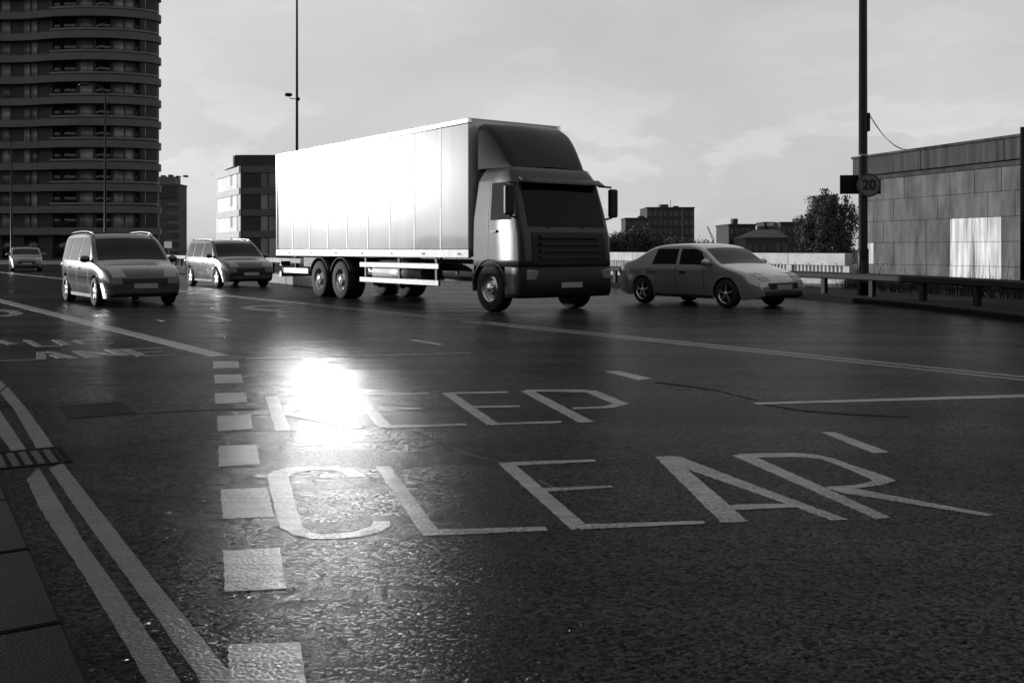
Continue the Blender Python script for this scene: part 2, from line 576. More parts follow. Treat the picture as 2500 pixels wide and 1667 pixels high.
def Z4(pl): return [(400 + 0.5277 * a, 840 + 0.5277 * b) for a, b in pl]
def Z5(pl): return [(560 + 0.2296 * a, 680 + 0.2296 * b) for a, b in pl]

LT = 'painted_letter'
marking(LT, [Z1([(110, 110), (185, 110), (255, 305), (172, 308)]),
             Z1([(172, 206), (212, 186), (430, 130), (475, 128), (255, 206)]),
             Z1([(178, 209), (250, 203), (682, 292), (620, 299)])], label='white letter K of KEEP')
marking(LT, [Z1([(608, 103), (668, 103), (845, 288), (765, 294)]),
             Z1([(640, 101), (1050, 89), (1055, 99), (652, 113)]),
             Z1([(728, 180), (1008, 176), (1015, 188), (745, 194)]),
             Z1([(800, 283), (1262, 268), (1272, 280), (812, 296)])], label='first letter E of KEEP')
marking(LT, [Z1([(1125, 92), (1190, 91), (1450, 267), (1385, 274)]),
             Z1([(1180, 89), (1505, 83), (1510, 92), (1195, 98)]),
             Z1([(1290, 169), (1570, 163), (1575, 173), (1305, 179)]),
             Z1([(1400, 268), (1808, 254), (1815, 264), (1402, 277)])], label='second letter E of KEEP')
marking(LT, [Z1([(1578, 80), (1650, 80), (2000, 258), (1920, 262)]),
             Z1([(1600, 74), (1900, 72), (2015, 80), (2200, 155), (2105, 178), (1890, 186), (1872, 176), (2060, 169), (2112, 154), (1960, 88), (1645, 84)])], label='white letter P of KEEP')
marking(LT, [Z1([(690, 555), (610, 530), (500, 518), (360, 515), (240, 524), (160, 540), (122, 565), (140, 650), (170, 780), (200, 868), (270, 908), (380, 928), (520, 930), (650, 918), (770, 890), (830, 855), (828, 828), (735, 828), (718, 858), (640, 886), (520, 900), (430, 902), (370, 893), (325, 860), (300, 780), (270, 670), (245, 575), (290, 548), (390, 533), (500, 535), (560, 550), (590, 574), (690, 572)])], label='white letter C of CLEAR')
marking(LT, [Z1([(748, 515), (830, 512), (1102, 876), (1720, 860), (1735, 882), (1020, 911)])], label='white letter L of CLEAR')
marking(LT, [Z1([(1450, 495), (1532, 490), (1955, 850), (1875, 879)]),
             Z1([(1525, 489), (2000, 474), (2012, 486), (1556, 509)]),
             Z1([(1690, 640), (2095, 624), (2112, 635), (1722, 659)]),
             Z1([(1905, 862), (1958, 846), (2630, 827), (2637, 843), (1930, 876)])], label='white letter E of CLEAR')
marking(LT, [Z2([(235, 458), (330, 454), (770, 830), (615, 836)]),
             Z2([(300, 454), (378, 458), (980, 688), (1348, 820), (1250, 823), (960, 716), (430, 532)]),
             Z2([(640, 746), (705, 732), (1090, 727), (1150, 748), (1000, 750), (705, 763)])], label='white letter A of CLEAR')
marking(LT, [Z2([(680, 450), (785, 447), (1592, 808), (1508, 815)]),
             Z2([(705, 444), (850, 438), (1030, 437), (1160, 446), (1265, 470), (1400, 518), (1540, 563), (1618, 595), (1540, 620), (1400, 640), (1230, 647), (1212, 631), (1380, 622), (1482, 600), (1470, 584), (1330, 522), (1200, 474), (1080, 461), (815, 463)]),
             Z2([(1245, 643), (1400, 645), (2185, 793), (2132, 799), (1330, 668)])], label='white letter R of CLEAR')

for q in ([(228, 80), (345, 80), (350, 108), (228, 112)], [(232, 143), (358, 140), (367, 178), (237, 183)], [(234, 228), (380, 223), (387, 270), (240, 277)],
          [(247, 333), (402, 325), (410, 390), (250, 402)], [(252, 470), (428, 465), (445, 555), (255, 567)], [(262, 672), (475, 662), (508, 800), (272, 806)],
          [(272, 955), (535, 942), (567, 1130), (285, 1145)], [(295, 1390), (630, 1378), (668, 1640), (300, 1650)]):
    marking('painted_square', [Z4(q)])
marking('lane_line', [[(-420, 624.5 + 1.5), (564, 868), (518, 870), (-420, 631)]], label='thick white solid line ending at the painted squares')
LB = 10.2
def lat_line(name, lat, s0, s1, w, mat='road_paint'):
    m = MB(); m.slab([P(lat - w / 2, s0)[:2], P(lat + w / 2, s0)[:2], P(lat + w / 2, s1)[:2], P(lat - w / 2, s1)[:2]], 0.0002, 0.0016)
    return m.build(name, mat, road, fix=False)
lat_line('edge_line', LB, -75, 8, 0.10, 'worn_paint')
lat_line('edge_line', LB - 0.24, -75, 8, 0.09, 'worn_paint')
for pl in ([(1478, 906), (1512, 905.5), (1592, 924), (1560, 928)], Z2([(1190, 318), (1265, 317), (1577, 432), (1490, 437)]),
           Z3([(1950, 200), (1990, 195), (2238, 243), (2195, 250)]), Z5([(1915, 650), (1965, 650), (2285, 700), (2235, 706)]),
           Z3([(2025, 144), (2060, 143), (2185, 152), (2150, 154)]), Z3([(1500, 238), (1520, 237), (1590, 251), (1565, 254)])):
    marking('lane_dash', [pl])
marking('cross_line', [Z2([(800, 148), (2700, 90), (2700, 108), (830, 158)])], label='long thin white line across the right lanes')
marking('cross_line', [[(600, 873.5), (1150, 861), (1150, 862.6), (600, 875.5)]], 'worn_paint')
marking('painted_arrow', [Z5([(108, 310), (220, 292), (620, 283), (620, 292), (300, 300), (220, 312), (330, 322), (600, 345), (420, 348), (200, 328)])], 'worn_paint', label='worn turning arrow seen edge on')
# BUS LANE lettering, worn
marking(LT, [Z3([(-60, 436), (10, 434), (180, 470), (80, 474)]), Z3([(-60, 428), (60, 430), (70, 438), (-60, 438)])], 'worn_paint', label='worn letter B of BUS')
marking(LT, [Z3([(218, 430), (290, 428), (400, 485), (350, 497)]), Z3([(360, 488), (600, 484), (600, 492), (360, 497)]), Z3([(490, 430), (582, 430), (690, 478), (600, 484)])], 'worn_paint', label='worn letter U of BUS')
marking(LT, [Z3([(690, 432), (1000, 426), (1005, 432), (700, 440)]), Z3([(760, 462), (1090, 458), (1090, 466), (765, 470)]), Z3([(700, 440), (760, 440), (830, 462), (780, 464)])], 'worn_paint', label='worn letter S of BUS')
marking(LT, [Z3([(350, 545), (440, 543), (443, 615), (345, 620)]), Z3([(0, 627), (348, 616), (348, 622), (0, 634)])], 'worn_paint', label='worn letter L of LANE')
marking(LT, [Z3([(440, 542), (520, 541), (765, 603), (680, 606)]), Z3([(470, 572), (560, 568), (640, 603), (560, 606)])], 'worn_paint', label='worn letter A of LANE')
marking(LT, [Z3([(690, 535), (780, 533), (935, 598), (830, 603)]), Z3([(790, 537), (860, 537), (1170, 578), (1090, 580)]), Z3([(985, 521), (1110, 520), (1262, 579), (1165, 583)])], 'worn_paint', label='worn letter N of LANE')
marking(LT, [Z3([(1140, 517), (1232, 514), (1412, 577), (1320, 586)]), Z3([(1225, 515), (1550, 508), (1552, 513), (1240, 521)]), Z3([(1330, 548), (1560, 539), (1562, 545), (1345, 554)]), Z3([(1395, 579), (1688, 570), (1690, 575), (1400, 586)])], 'worn_paint', label='worn letter E of LANE')
marking('painted_arrow', [Z3([(-200, 140), (0, 138), (150, 148), (225, 175), (205, 190), (60, 208), (-200, 212), (-200, 200), (20, 196), (120, 182), (60, 160), (-200, 152)])], 'worn_paint', label='worn curved marking at the left edge')

# double yellow lines beside the kerb
YL = 'yellow_paint'
marking('yellow_line', [[(0, 958), (19, 944), (55, 986), (71, 1005), (138, 1099), (97, 1108), (34, 999)]], YL)
marking('yellow_line', [[(-120, 855), (-90, 852), (15, 941), (-3, 955)]], YL)
marking('yellow_line', [[(120, 1143), (153, 1130), (239, 1240), (330, 1356), (430, 1480), (562, 1643), (640, 1740), (540, 1740), (482, 1653), (395, 1525), (305, 1402), (240, 1315), (186, 1240)]], YL)
marking('yellow_line', [[(65, 1170), (94, 1141), (155, 1240), (215, 1338), (290, 1440), (430, 1648), (490, 1740), (398, 1740), (337, 1628), (262, 1498), (175, 1360), (96, 1240)]], YL)
marking('yellow_line', [[(-20, 985), (0, 1002), (66, 1100), (32, 1104), (-20, 1040)]], YL)

# crack in the surface
cr_p = [(1002, 1050), (1040, 1064), (1062, 1076), (1085, 1083), (1105, 1092), (1130, 1100), (1150, 1108), (1175, 1115), (1205, 1124), (1228, 1127)]
up = [(x + random.uniform(-3, 3), y - random.uniform(0.5, 2.0)) for x, y in cr_p]
dn = [(x + random.uniform(-3, 3), y + random.uniform(0.5, 3.0)) for x, y in cr_p]
m = MB(); m.slab([G(*p) for p in up + dn[::-1]], 0.0004, 0.0014)
m.build('crack', 'sign_black', road, fix=False)
cr_p = [(1315, 1170), (1335, 1180), (1358, 1190), (1385, 1199)]
m = MB(); m.slab([G(x + random.uniform(-3, 3), y - 1.5) for x, y in cr_p] + [G(x + random.uniform(-3, 3), y + 2) for x, y in cr_p[::-1]], 0.0004, 0.0014)
m.build('crack', 'sign_black', road, fix=False)

for cr_p, wdt in (([(1600, 934), (1680, 943), (1760, 956), (1850, 978)], 2.2), ([(1850, 985), (1960, 1003), (2080, 1012), (2220, 1018)], 2.0), ([(330, 1010), (420, 1005), (520, 1001), (620, 999)], 1.6)):
    m = MB(); m.slab(ragged([G(x, y - wdt * random.uniform(0.4, 1)) for x, y in cr_p] + [G(x, y + wdt * random.uniform(0.4, 1)) for x, y in cr_p[::-1]], 0.05, 0.008), 0.0002, 0.0012)
    m.build('tar_seam', 'iron', road, fix=False)

# iron access cover let into the road, and the gully grate
gx, gy = G(232, 1001)
cov = empty('access_cover', (gx, gy, 0), kang, 'rectangular iron access cover in the road left of the painted squares', 'manhole cover')
MB().box(-0.30, 0.30, -0.22, 0.22, 0.0004, 0.0012).build('plate', 'iron', cov)
for a, b, c, d in ((-0.33, 0.33, 0.22, 0.25), (-0.33, 0.33, -0.25, -0.22), (-0.335, -0.30, -0.25, 0.25), (0.30, 0.335, -0.25, 0.25)):
    MB().box(a, b, c, d, 0.0005, 0.0024 if abs(c + d) > 0.3 else 0.0029).build('frame_bar', 'iron', cov)
gx, gy = G(38, 1121)
gr = empty('drain_grate', (gx, gy, 0), kang, 'black iron gully grate breaking the yellow lines by the kerb', 'drain')
MB().box(-0.24, 0.24, -0.30, 0.26, 0.0006, 0.0016).build('pit', 'sign_black', gr)
for a, b, c, d in ((-0.26, 0.26, 0.25, 0.29), (-0.26, 0.26, -0.33, -0.29), (-0.28, -0.24, -0.33, 0.29), (0.24, 0.28, -0.33, 0.29)):
    MB().box(a, b, c, d, 0.0008, 0.005 if abs(c + d) > 0.3 else 0.0056).build('frame_bar', 'iron', gr)
for i in range(8):
    y = -0.26 + i * 0.07
    MB().box(-0.238, 0.238, y - 0.013, y + 0.013, 0.0009, 0.0042).build('bar', 'iron', gr)

# ------------------------------------------------------------------ right side: concrete wall, parapet, guard rail
WO = Vector((10.85, 30.3, 0)); WD = Vector((0.31, -0.951, 0)); WD.normalize()
wang = math.atan2(WD.y, WD.x)          # local x runs along the wall towards the camera, local -y faces the road
wall = empty('retaining_wall', tuple(WO), wang, 'tall streaked concrete block wall with painted-over patches behind the guard rail', 'wall')
WL = 15.0
MB().box(0.02, WL, 0.10, 0.75, -0.1, 4.05).build('core', 'concrete_shadow', wall)
def px_on_wall(s, z):
    q = WO + WD * s
    return 1250 + q.x / q.y * FPX, HOR - (z - CAM_H) / q.y * FPX
courses = [(3.42, 0.0), (2.80, 0.45), (2.15, 0.0), (1.51, 0.45), (0.87, 0.0), (0.23, 0.45)]
tops = [3.42, 2.80, 2.15, 1.51, 0.87, 0.23, -0.05]
for ci in range(6):
    zt, zb = tops[ci], tops[ci + 1]
    s = -0.0
    first = True
    while s < WL:
        l = 0.45 if (first and ci % 2) else random.choice((0.9, 0.9, 0.9, 0.45 + 0.45))
        if random.random() < 0.15 and not first: l = 0.45
        first = False
        e = min(s + l, WL)
        cx, cy = px_on_wall((s + e) / 2, (zt + zb) / 2)
        white = (2318 < cx < 2428 and 520 < cy < 690) or (2425 < cx < 2445 and 572 < cy < 690) or (cx < 2150 and 592 < cy < 660)
        d = random.uniform(-0.006, 0.006)
        MB().box(s + 0.004, e - 0.004, d, 0.12, zb + 0.004, zt - 0.004).build('block', 'whitewash' if white else 'concrete_wall', wall, bevel=0.007)
        s = e
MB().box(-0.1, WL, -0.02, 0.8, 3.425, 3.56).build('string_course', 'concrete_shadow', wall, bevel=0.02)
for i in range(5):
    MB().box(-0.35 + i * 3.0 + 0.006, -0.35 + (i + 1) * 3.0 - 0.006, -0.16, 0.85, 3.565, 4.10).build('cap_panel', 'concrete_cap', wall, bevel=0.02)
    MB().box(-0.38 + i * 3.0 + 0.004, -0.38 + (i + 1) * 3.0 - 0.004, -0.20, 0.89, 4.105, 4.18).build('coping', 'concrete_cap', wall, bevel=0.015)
# black downpipe
dp = empty('downpipe', tuple(WO + WD * 6.45), wang, 'black vertical pipe on the concrete wall at the right edge', 'pipe')
m = MB(); m.tube([(0, -0.30, 0.05), (0, -0.30, 4.3)], 0.11, 12); m.build('pipe', 'black_paint', dp)
for z in (0.6, 2.0, 3.3): MB().box(-0.15, 0.15, -0.32, 0.0, z, z + 0.06).build('bracket', 'black_paint', dp)

# bridge parapet running on from the wall
PO = Vector((10.62, 30.6, 0)); PDv = Vector((-0.325, 0.946, 0)); PDv.normalize()
pang = math.atan2(PDv.y, PDv.x)        # local x recedes, local +y faces the road
par = empty('bridge_parapet', tuple(PO), pang, 'pale concrete bridge parapet with balusters running away from the block wall', 'parapet')
PL = 66.0
n = 22
for i in range(n):
    a, b = i * PL / n, (i + 1) * PL / n
    MB().box(a + 0.008, b - 0.008, 0.0, 0.30, 0.80, 1.19).build('coping_panel', 'parapet_concrete', par, bevel=0.02)
    MB().box(a + 0.008, b - 0.008, 0.02, 0.34, 0.05, 0.36).build('plinth_block', 'plinth_concrete', par, bevel=0.02)
    MB().box(a + 0.004, b - 0.004, 0.05, 0.25, 0.363, 0.43).build('bottom_rail', 'plinth_concrete', par)
    MB().box(a - 0.16, a + 0.16, 0.03, 0.27, 0.434, 0.797).build('pier', 'parapet_concrete', par, bevel=0.01)
bal = MB()
far_b = MB()
b0 = None
for i in range(n):
    a = i * PL / n
    for k in range(1, 15):
        x = a + k * 3.0 / 15
        if i < 8:
            if b0 is None:
                b0 = MB().box(-0.045, 0.045, 0.10, 0.20, 0.432, 0.799).build('baluster', 'parapet_concrete', par)
                b0.location = (x, 0, 0)
            else:
                share(b0, 'baluster', (x, 0, 0), par)
        else:
            far_b.box(x - 0.045, x + 0.045, 0.10, 0.20, 0.432, 0.799)
tag(far_b.build('baluster_row', 'parapet_concrete', par), kind='stuff')
for i in range(8):
    for k in range(4):
        MB().box(i * 3 + 0.4 + k * 0.72, i * 3 + 0.46 + k * 0.72, 0.298, 0.312, 0.835, 0.865).build('bolt', 'sign_black', par)

# guard rail in front of both
gr_ = empty('guard_rail', (8.06, 27.9, 0), 0, 'dark steel box-beam guard rail on posts along the far verge', 'guard rail')
ox, oy = 8.06, 27.9
def sweep(path, prof):
    rows = []
    for i, p in enumerate(path):
        a = Vector(path[max(i - 1, 0)]); b = Vector(path[min(i + 1, len(path) - 1)])
        t = (b - a).normalized(); nrm = Vector((-t.y, t.x))
        rows.append([(p[0] + nrm.x * u - ox, p[1] + nrm.y * u - oy, z) for u, z in prof])
    return rows
prof = [(-0.06, 0.52), (-0.10, 0.55), (-0.10, 0.66), (-0.06, 0.70), (0.06, 0.70), (0.10, 0.66), (0.10, 0.55), (0.06, 0.52)]
seg = 16
for i in range(0, len(rail_c) - 1, seg):
    pp = rail_c[i:i + seg + 1]
    if len(pp) < 2: break
    m = MB(); m.grid(sweep(pp, prof), False, True); m.build('beam', 'dark_steel', gr_)
acc, last, idx = 0.0, rail_c[0], 0
for p in rail_c[1:]:
    segl = (Vector(p) - Vector(last)).length
    while acc + segl >= 2.05:
        t = (2.05 - acc) / segl
        q = (last[0] + (p[0] - last[0]) * t, last[1] + (p[1] - last[1]) * t)
        segl *= (1 - t); acc = 0.0; last = q
        d = (Vector(p) - Vector(q))
        MB().box(-0.075, 0.075, -0.055, 0.055, 0.1, 0.545).build('post', 'dark_steel', gr_, loc=(q[0] - ox, q[1] - oy, 0)).rotation_euler = (0, 0, math.atan2(p[1] - last[1], p[0] - last[0] + 1e-6))
    acc += segl; last = p
MB().box(-0.22, 0.22, -0.012, 0.012, 0.525, 0.70).build('joint_plate', 'galvanised', gr_, loc=(9.865 - ox, 19.9 - oy, 0)).rotation_euler = (0, 0, R(98))

# weeds along the foot of the wall
vsw, fsw = [], []
for k in range(5200):
    s = random.uniform(0.0, 12.0); d = -abs(random.gauss(0.25, 0.35)) - 0.05
    q = WO + WD * s
    nrm = Vector((-WD.y, WD.x, 0))
    q = q + nrm * d
    clump = 0.5 + 0.5 * math.sin(s * 2.3 + 1) * math.sin(s * 5.1)
    h = random.uniform(0.12, 0.42) * (0.6 + 1.0 * clump)
    if random.random() < 0.02: h *= 2.1
    a = random.uniform(0, math.tau); w = random.uniform(0.006, 0.016)
    lx, ly = random.gauss(0, 0.3) * h, random.gauss(0, 0.3) * h
    b = len(vsw)
    ca, sa = math.cos(a) * w, math.sin(a) * w
    vsw += [(q.x - ca, q.y - sa, 0.1), (q.x + ca, q.y + sa, 0.1), (q.x + ca * 0.8 + lx * 0.4, q.y + sa * 0.8 + ly * 0.4, 0.1 + h * 0.6), (q.x - ca * 0.8 + lx * 0.4, q.y - sa * 0.8 + ly * 0.4, 0.1 + h * 0.6), (q.x + lx, q.y + ly, 0.1 + h)]
    fsw += [(b, b + 1, b + 2, b + 3), (b + 3, b + 2, b + 4)]
wd = MB(); wd.add(vsw, fsw)
tag(wd.build('weeds', 'weed', fix=False), 'dark weeds growing along the foot of the concrete wall', 'weeds', kind='stuff')

# ------------------------------------------------------------------ unseen brick viaduct behind the viewpoint, added to block sky light
M('brick', 0.05, 0.85, 0.4, 6.0, 0.5, 30, spec=0.2)
via = empty('added_viaduct', P(-4.2, -9.0), TRAVEL, 'unseen dark brick viaduct added behind the viewpoint to block sky light', 'viaduct')
VL, VH = 75.0, 15.0
MB().box(0, VL, -9.0, -0.6, -0.1, VH - 0.8).build('core', 'brick', via)
for i in range(8):
    a = i * VL / 7
    MB().box(a - 1.1 + (1.1 if i == 0 else 0), a + 1.1, -0.595, 0.0, -0.1, VH - 1.6).build('pier', 'brick', via, bevel=0.02)
for i in range(7):
    a = (i + 0.5) * VL / 7; w_ = VL / 14 - 1.105
    pts = [(a - w_, VH - 1.6), (a - w_, 6.0)] + [(a - w_ * math.cos(t), 6.0 + 5.0 * math.sin(t)) for t in np.linspace(0, math.pi, 17)][1:-1] + [(a + w_, 6.0), (a + w_, VH - 1.6)]
    m = MB(); nn = len(pts)
    m.add([(p[0], -0.596, p[1]) for p in pts] + [(p[0], -0.06, p[1]) for p in pts], [tuple(range(nn)), tuple(range(2 * nn - 1, nn - 1, -1))] + [(k_, (k_ + 1) % nn, nn + (k_ + 1) % nn, nn + k_) for k_ in range(nn)])
    m.build('arch_spandrel', 'brick', via)
    MB().box(a - w_ + 0.3, a + w_ - 0.3, -0.59, -0.5, 0.0, 5.4).build('arch_door', 'dark_cladding', via)
MB().box(-0.1, VL, -9.1, 0.15, VH - 1.595, VH - 1.1).build('string_course', 'concrete_shadow', via, bevel=0.03)
MB().box(0, VL, -0.45, 0.0, VH - 1.095, VH).build('parapet', 'brick', via, bevel=0.02)

# ------------------------------------------------------------------ lamp columns, signs, wires
def column(name, label, base, h, r0, r1, group='lamp columns'):
    o = empty(name, base, 0, label, 'lamp post', group)
    m = MB(); m.tube([(0, 0, 0), (0, 0, 1.2), (0, 0, 1.25), (0, 0, h)], [r0 * 1.25, r0 * 1.25, r0, r1], 14)
    m.build('pole', 'black_paint', o)
    MB().box(-r0 * 0.7, r0 * 0.7, -r0 * 1.27, -r0 * 1.2, 0.35, 0.95).build('access_door', 'trim', o)
    return o
bx, by, _ = AT(2107, 700, 25.75)
c1 = column('lamp_column', 'thick black lamp column carrying the 20 sign by the concrete wall', (bx, by, 0.1), 11.5, 0.118, 0.095)
m = MB(); m.tube([(0, 0, 11.4), (-0.1, -0.2, 11.9), (-0.6, -0.9, 12.1)], 0.05, 8); m.build('arm', 'black_paint', c1)
MB().box(-1.2, -0.5, -1.25, -0.75, 12.02, 12.16).build('lantern', 'black_paint', c1, bevel=0.04)
MB().box(0.10, 0.17, -0.06, 0.06, 4.30, 4.78).build('cable_box', 'black_paint', c1, bevel=0.01)
m = MB(); m.tube([(0, 0, 3.62), (0, 0, 3.70)], 0.122, 14); m.build('clamp', 'galvanised', c1)
# round speed sign and the flat black box plates on the same column
sg = empty('speed_sign', (bx + 0.10, by - 0.16, 2.98), 0, 'round 20 speed limit sign on the thick black lamp column', 'sign')
def disc(r, y, n=40): return [(r * math.cos(2 * math.pi * k / n), y, r * math.sin(2 * math.pi * k / n)) for k in range(n)]
def disc_mesh(r0, y0, y1, n=40):
    m = MB(); a = disc(r0, y0, n); b = disc(r0, y1, n)
    m.add(a + b, [tuple(range(n)), tuple(range(2 * n - 1, n - 1, -1))] + [(k, (k + 1) % n, n + (k + 1) % n, n + k) for k in range(n)])
    return m
disc_mesh(0.305, 0.0, 0.02).build('ring', 'sign_ring', sg)
disc_mesh(0.262, -0.004, -0.001).build('face', 'sign_grey', sg)
fc = bpy.data.curves.new('digits', 'FONT'); fc.body = '20'; fc.size = 0.36; fc.align_x = 'CENTER'; fc.align_y = 'CENTER'; fc.extrude = 0.002; fc.offset = 0.012
ft = bpy.data.objects.new('digits', fc); col.objects.link(ft)
fm = bpy.data.meshes.new_from_object(ft.evaluated_get(bpy.context.evaluated_depsgraph_get()))
bpy.data.objects.remove(ft); fm.materials.clear()
fo = bpy.data.objects.new('digits', fm); col.objects.link(fo); fo.parent = sg
fo.rotation_euler = (R(90), 0, 0); fo.location = (0, -0.008, 0.0); fm.materials.append(MATS['sign_black'])
pl = empty('sign_plate', (bx - 0.28, by + 0.17, 3.02), R(-8), 'black rectangular sign plate left of and behind the round 20 sign', 'sign')
MB().box(-0.26, 0.36, 0, 0.03, -0.25, 0.25).build('plate', 'black_paint', pl, bevel=0.01)
MB().box(-0.22, 0.30, 0.032, 0.06, -0.02, 0.02).build('channel', 'galvanised', pl)
pl = empty('sign_plate', (bx + 0.40, by + 0.15, 2.97), R(10), 'small black sign plate right of and behind the round 20 sign', 'sign')
MB().box(-0.14, 0.14, 0, 0.03, -0.20, 0.20).build('plate', 'black_paint', pl, bevel=0.01)
MB().box(-0.11, 0.11, 0.032, 0.06, -0.02, 0.02).build('channel', 'galvanised', pl)
# two slack wires to the wall
we = WO + WD * 1.95
for k in range(2):
    a = Vector((bx + 0.17, by, 4.86 - 0.05 * k)); b = Vector((we.x - 0.15 + 0.12 * k, we.y, 4.20))
    pts = []
    for i in range(17):
        t = i / 16
        p = a.lerp(b, t); p.z -= (0.28 + 0.05 * k) * 4 * t * (1 - t) * 0.62
        pts.append(p)
    m = MB(); m.tube(pts, 0.008, 6)
    tag(m.build('wire', 'wire'), 'thin slack wire from the black lamp column to the wall top, %s of the two' % ('upper', 'lower')[k], 'wire', 'wires to the wall')

bx2, by2, _ = AT(725, 640, 50)
c2 = column('lamp_column', 'slender tall column rising behind the truck with a small lantern part way up', (bx2, by2, 0), 17.5, 0.085, 0.04)
m = MB(); m.tube([(0, 0, 8.96), (-0.3, 0, 8.98), (-0.38, 0, 9.05)], 0.022, 8); m.build('arm', 'black_paint', c2)
m = MB(); m.ellipsoid((-0.43, 0, 9.18), (0.21, 0.16, 0.10), 12, 6); m.build('lantern', 'black_paint', c2)
m = MB(); m.ellipsoid((0.06, 0, 8.96), (0.10, 0.10, 0.10), 10, 6); m.build('collar', 'black_paint', c2)
bx3, by3, _ = AT(257, 640, 56)
c3 = column('lamp_column', 'dark lamp column with a curved arm in front of the round tower', (bx3, by3, 0), 10.2, 0.075, 0.05)
m = MB(); m.tube([(0, 0, 10.15), (-0.12, 0, 10.5), (-0.5, 0, 10.68), (-1.0, 0, 10.7)], 0.035, 8); m.build('arm', 'black_paint', c3)
m = MB(); m.ellipsoid((-1.2, 0, 10.7), (0.32, 0.14, 0.07), 12, 6); m.build('lantern', 'black_paint', c3)
bx4, by4, _ = AT(28, 640, 78)
c4 = column('lamp_column', 'dark lamp column at the far left in front of the tower', (bx4, by4, 0), 9.9, 0.08, 0.05)
m = MB(); m.tube([(0, 0, 9.85), (-0.15, 0, 10.1), (-0.9, 0, 10.2)], 0.035, 8); m.build('arm', 'black_paint', c4)
m = MB(); m.ellipsoid((-1.1, 0, 10.2), (0.32, 0.14, 0.07), 12, 6); m.build('lantern', 'black_paint', c4)

# low barrier behind the cars on the left
BA = Vector((-30.0, 76.0, 0)); BBv = Vector((-5.2, 31.6, 0))
bd = (BBv - BA); bl = bd.length; bd.normalize()
br = empty('crash_barrier', tuple(BA), math.atan2(bd.y, bd.x), 'pale rail on posts over a concrete kerb behind the left-hand cars', 'barrier')
nb = 16
for i in range(nb):
    a, b = i * bl / nb, (i + 1) * bl / nb
    MB().box(a + 0.01, b - 0.01, -0.25, 0.25, 0.0, 0.36).build('kerb_block', 'plinth_concrete', br, bevel=0.03)
    MB().box(a + 0.004, b - 0.004, -0.06, 0.06, 0.80, 0.98).build('rail', 'parapet_concrete', br, bevel=0.02)
    for k in range(2):
        MB().box(a + 0.5 + k * 1.5, a + 0.6 + k * 1.5, -0.05, 0.05, 0.362, 0.797).build('post', 'dark_steel', br)

# ------------------------------------------------------------------ buildings
# round tower
tw_ctrl = [(-60, 151), (-50.2, 148), (-48.0, 142.6), (-49.2, 138.2), (-52.4, 135.2), (-56.8, 134.2), (-61.2, 135.2), (-65, 137.4), (-68.5, 138.6), (-72, 138.2), (-76.4, 136.6), (-81, 136.0), (-86, 138), (-88, 143), (-85, 150), (-70, 155)]
tw_ctrl = [(x - 1.4 + max(0, (-x - 60)) * 0.05, y if y > 150 else 134.2 + (y - 134.2) * 0.5) for x, y in tw_ctrl]
tw = catmull(tw_ctrl, 8, True)
def inset_loop(loop, d):
    n = len(loop); out = []
    area = sum(loop[i][0] * loop[(i + 1) % n][1] - loop[(i + 1) % n][0] * loop[i][1] for i in range(n))
    sgn = 1 if area > 0 else -1
    for i in range(n):
        a = Vector(loop[i - 1]); b = Vector(loop[(i + 1) % n]); t = (b - a).normalized()
        out.append((loop[i][0] - t.y * d * sgn, loop[i][1] + t.x * d * sgn))
    return out
tower = empty('apartment_tower', (-60, 143, 0), 0, 'dark curved apartment tower with banded floors at the left', 'building')
def shift(pts): return [(p[0] + 60, p[1] - 143) for p in pts]
t_wall = [(a if 1250 + a[0] / a[1] * FPX < 338 else b) for a, b in zip(inset_loop(tw, 1.25), inset_loop(tw, 0.30))]
NF = 17
m = MB(); m.slab(shift(t_wall), -0.3, 3.35 + NF * 2.99); m.build('wall', 'tower_wall', tower)
t_glass = inset_loop(tw, 0.18)
for k in range(NF):
    z = 3.37 + k * 2.99
    m = MB(); m.slab(shift(tw), z, z + 0.96); m.build('floor_band', 'tower_band', tower)
    if k > 0 and k % 1 == 0:
        # balcony glass between the windows of the front lobe
        seg_ = [p for p in t_glass[18:52]]
        m = MB(); m.grid([[(p[0] + 60, p[1] - 143, z + 0.963) for p in seg_], [(p[0] + 60, p[1] - 143, z + 1.42) for p in seg_]], True)
        gl = m.build('balcony_glass', 'balcony_glass', tower, fix=False)
        so = gl.modifiers.new('thick', 'SOLIDIFY'); so.thickness = 0.02
# windows set by direction from the centre of the street view along the wall curve
front = [p for p in inset_loop(tw, 1.17)]
fr = [(1250 + p[0] / p[1] * FPX, p) for p in front[14:100] if True]
fr2 = [(1250 + p[0] / p[1] * FPX, p) for p in inset_loop(tw, 0.20)[4:100]]
def wall_pts(pa, pb, fr=fr):
    """stretch of the front wall between two bearings"""
    res = []
    for i in range(len(fr) - 1):
        (qa, A), (qb, B) = fr[i], fr[i + 1]
        if qa == qb: continue
        for tt in np.linspace(0, 1, 9)[:-1]:
            q = qa + (qb - qa) * tt
            if pa <= q <= pb: res.append((A[0] + (B[0] - A[0]) * tt, A[1] + (B[1] - A[1]) * tt))
    return res
slots = [(5, 26, 'curtain_glass'), (58, 74, 'curtain_glass'), (77, 92, 'curtain_glass'), (128, 146, 'dark_glass'), (149, 186, 'dark_glass'), (196, 228, 'curtain_glass'), (234, 270, 'dark_glass'), (277, 303, 'curtain_glass'), (305, 327, 'curtain_glass'), (331, 349, 'dark_glass'), (-30, -6, 'dark_glass')]
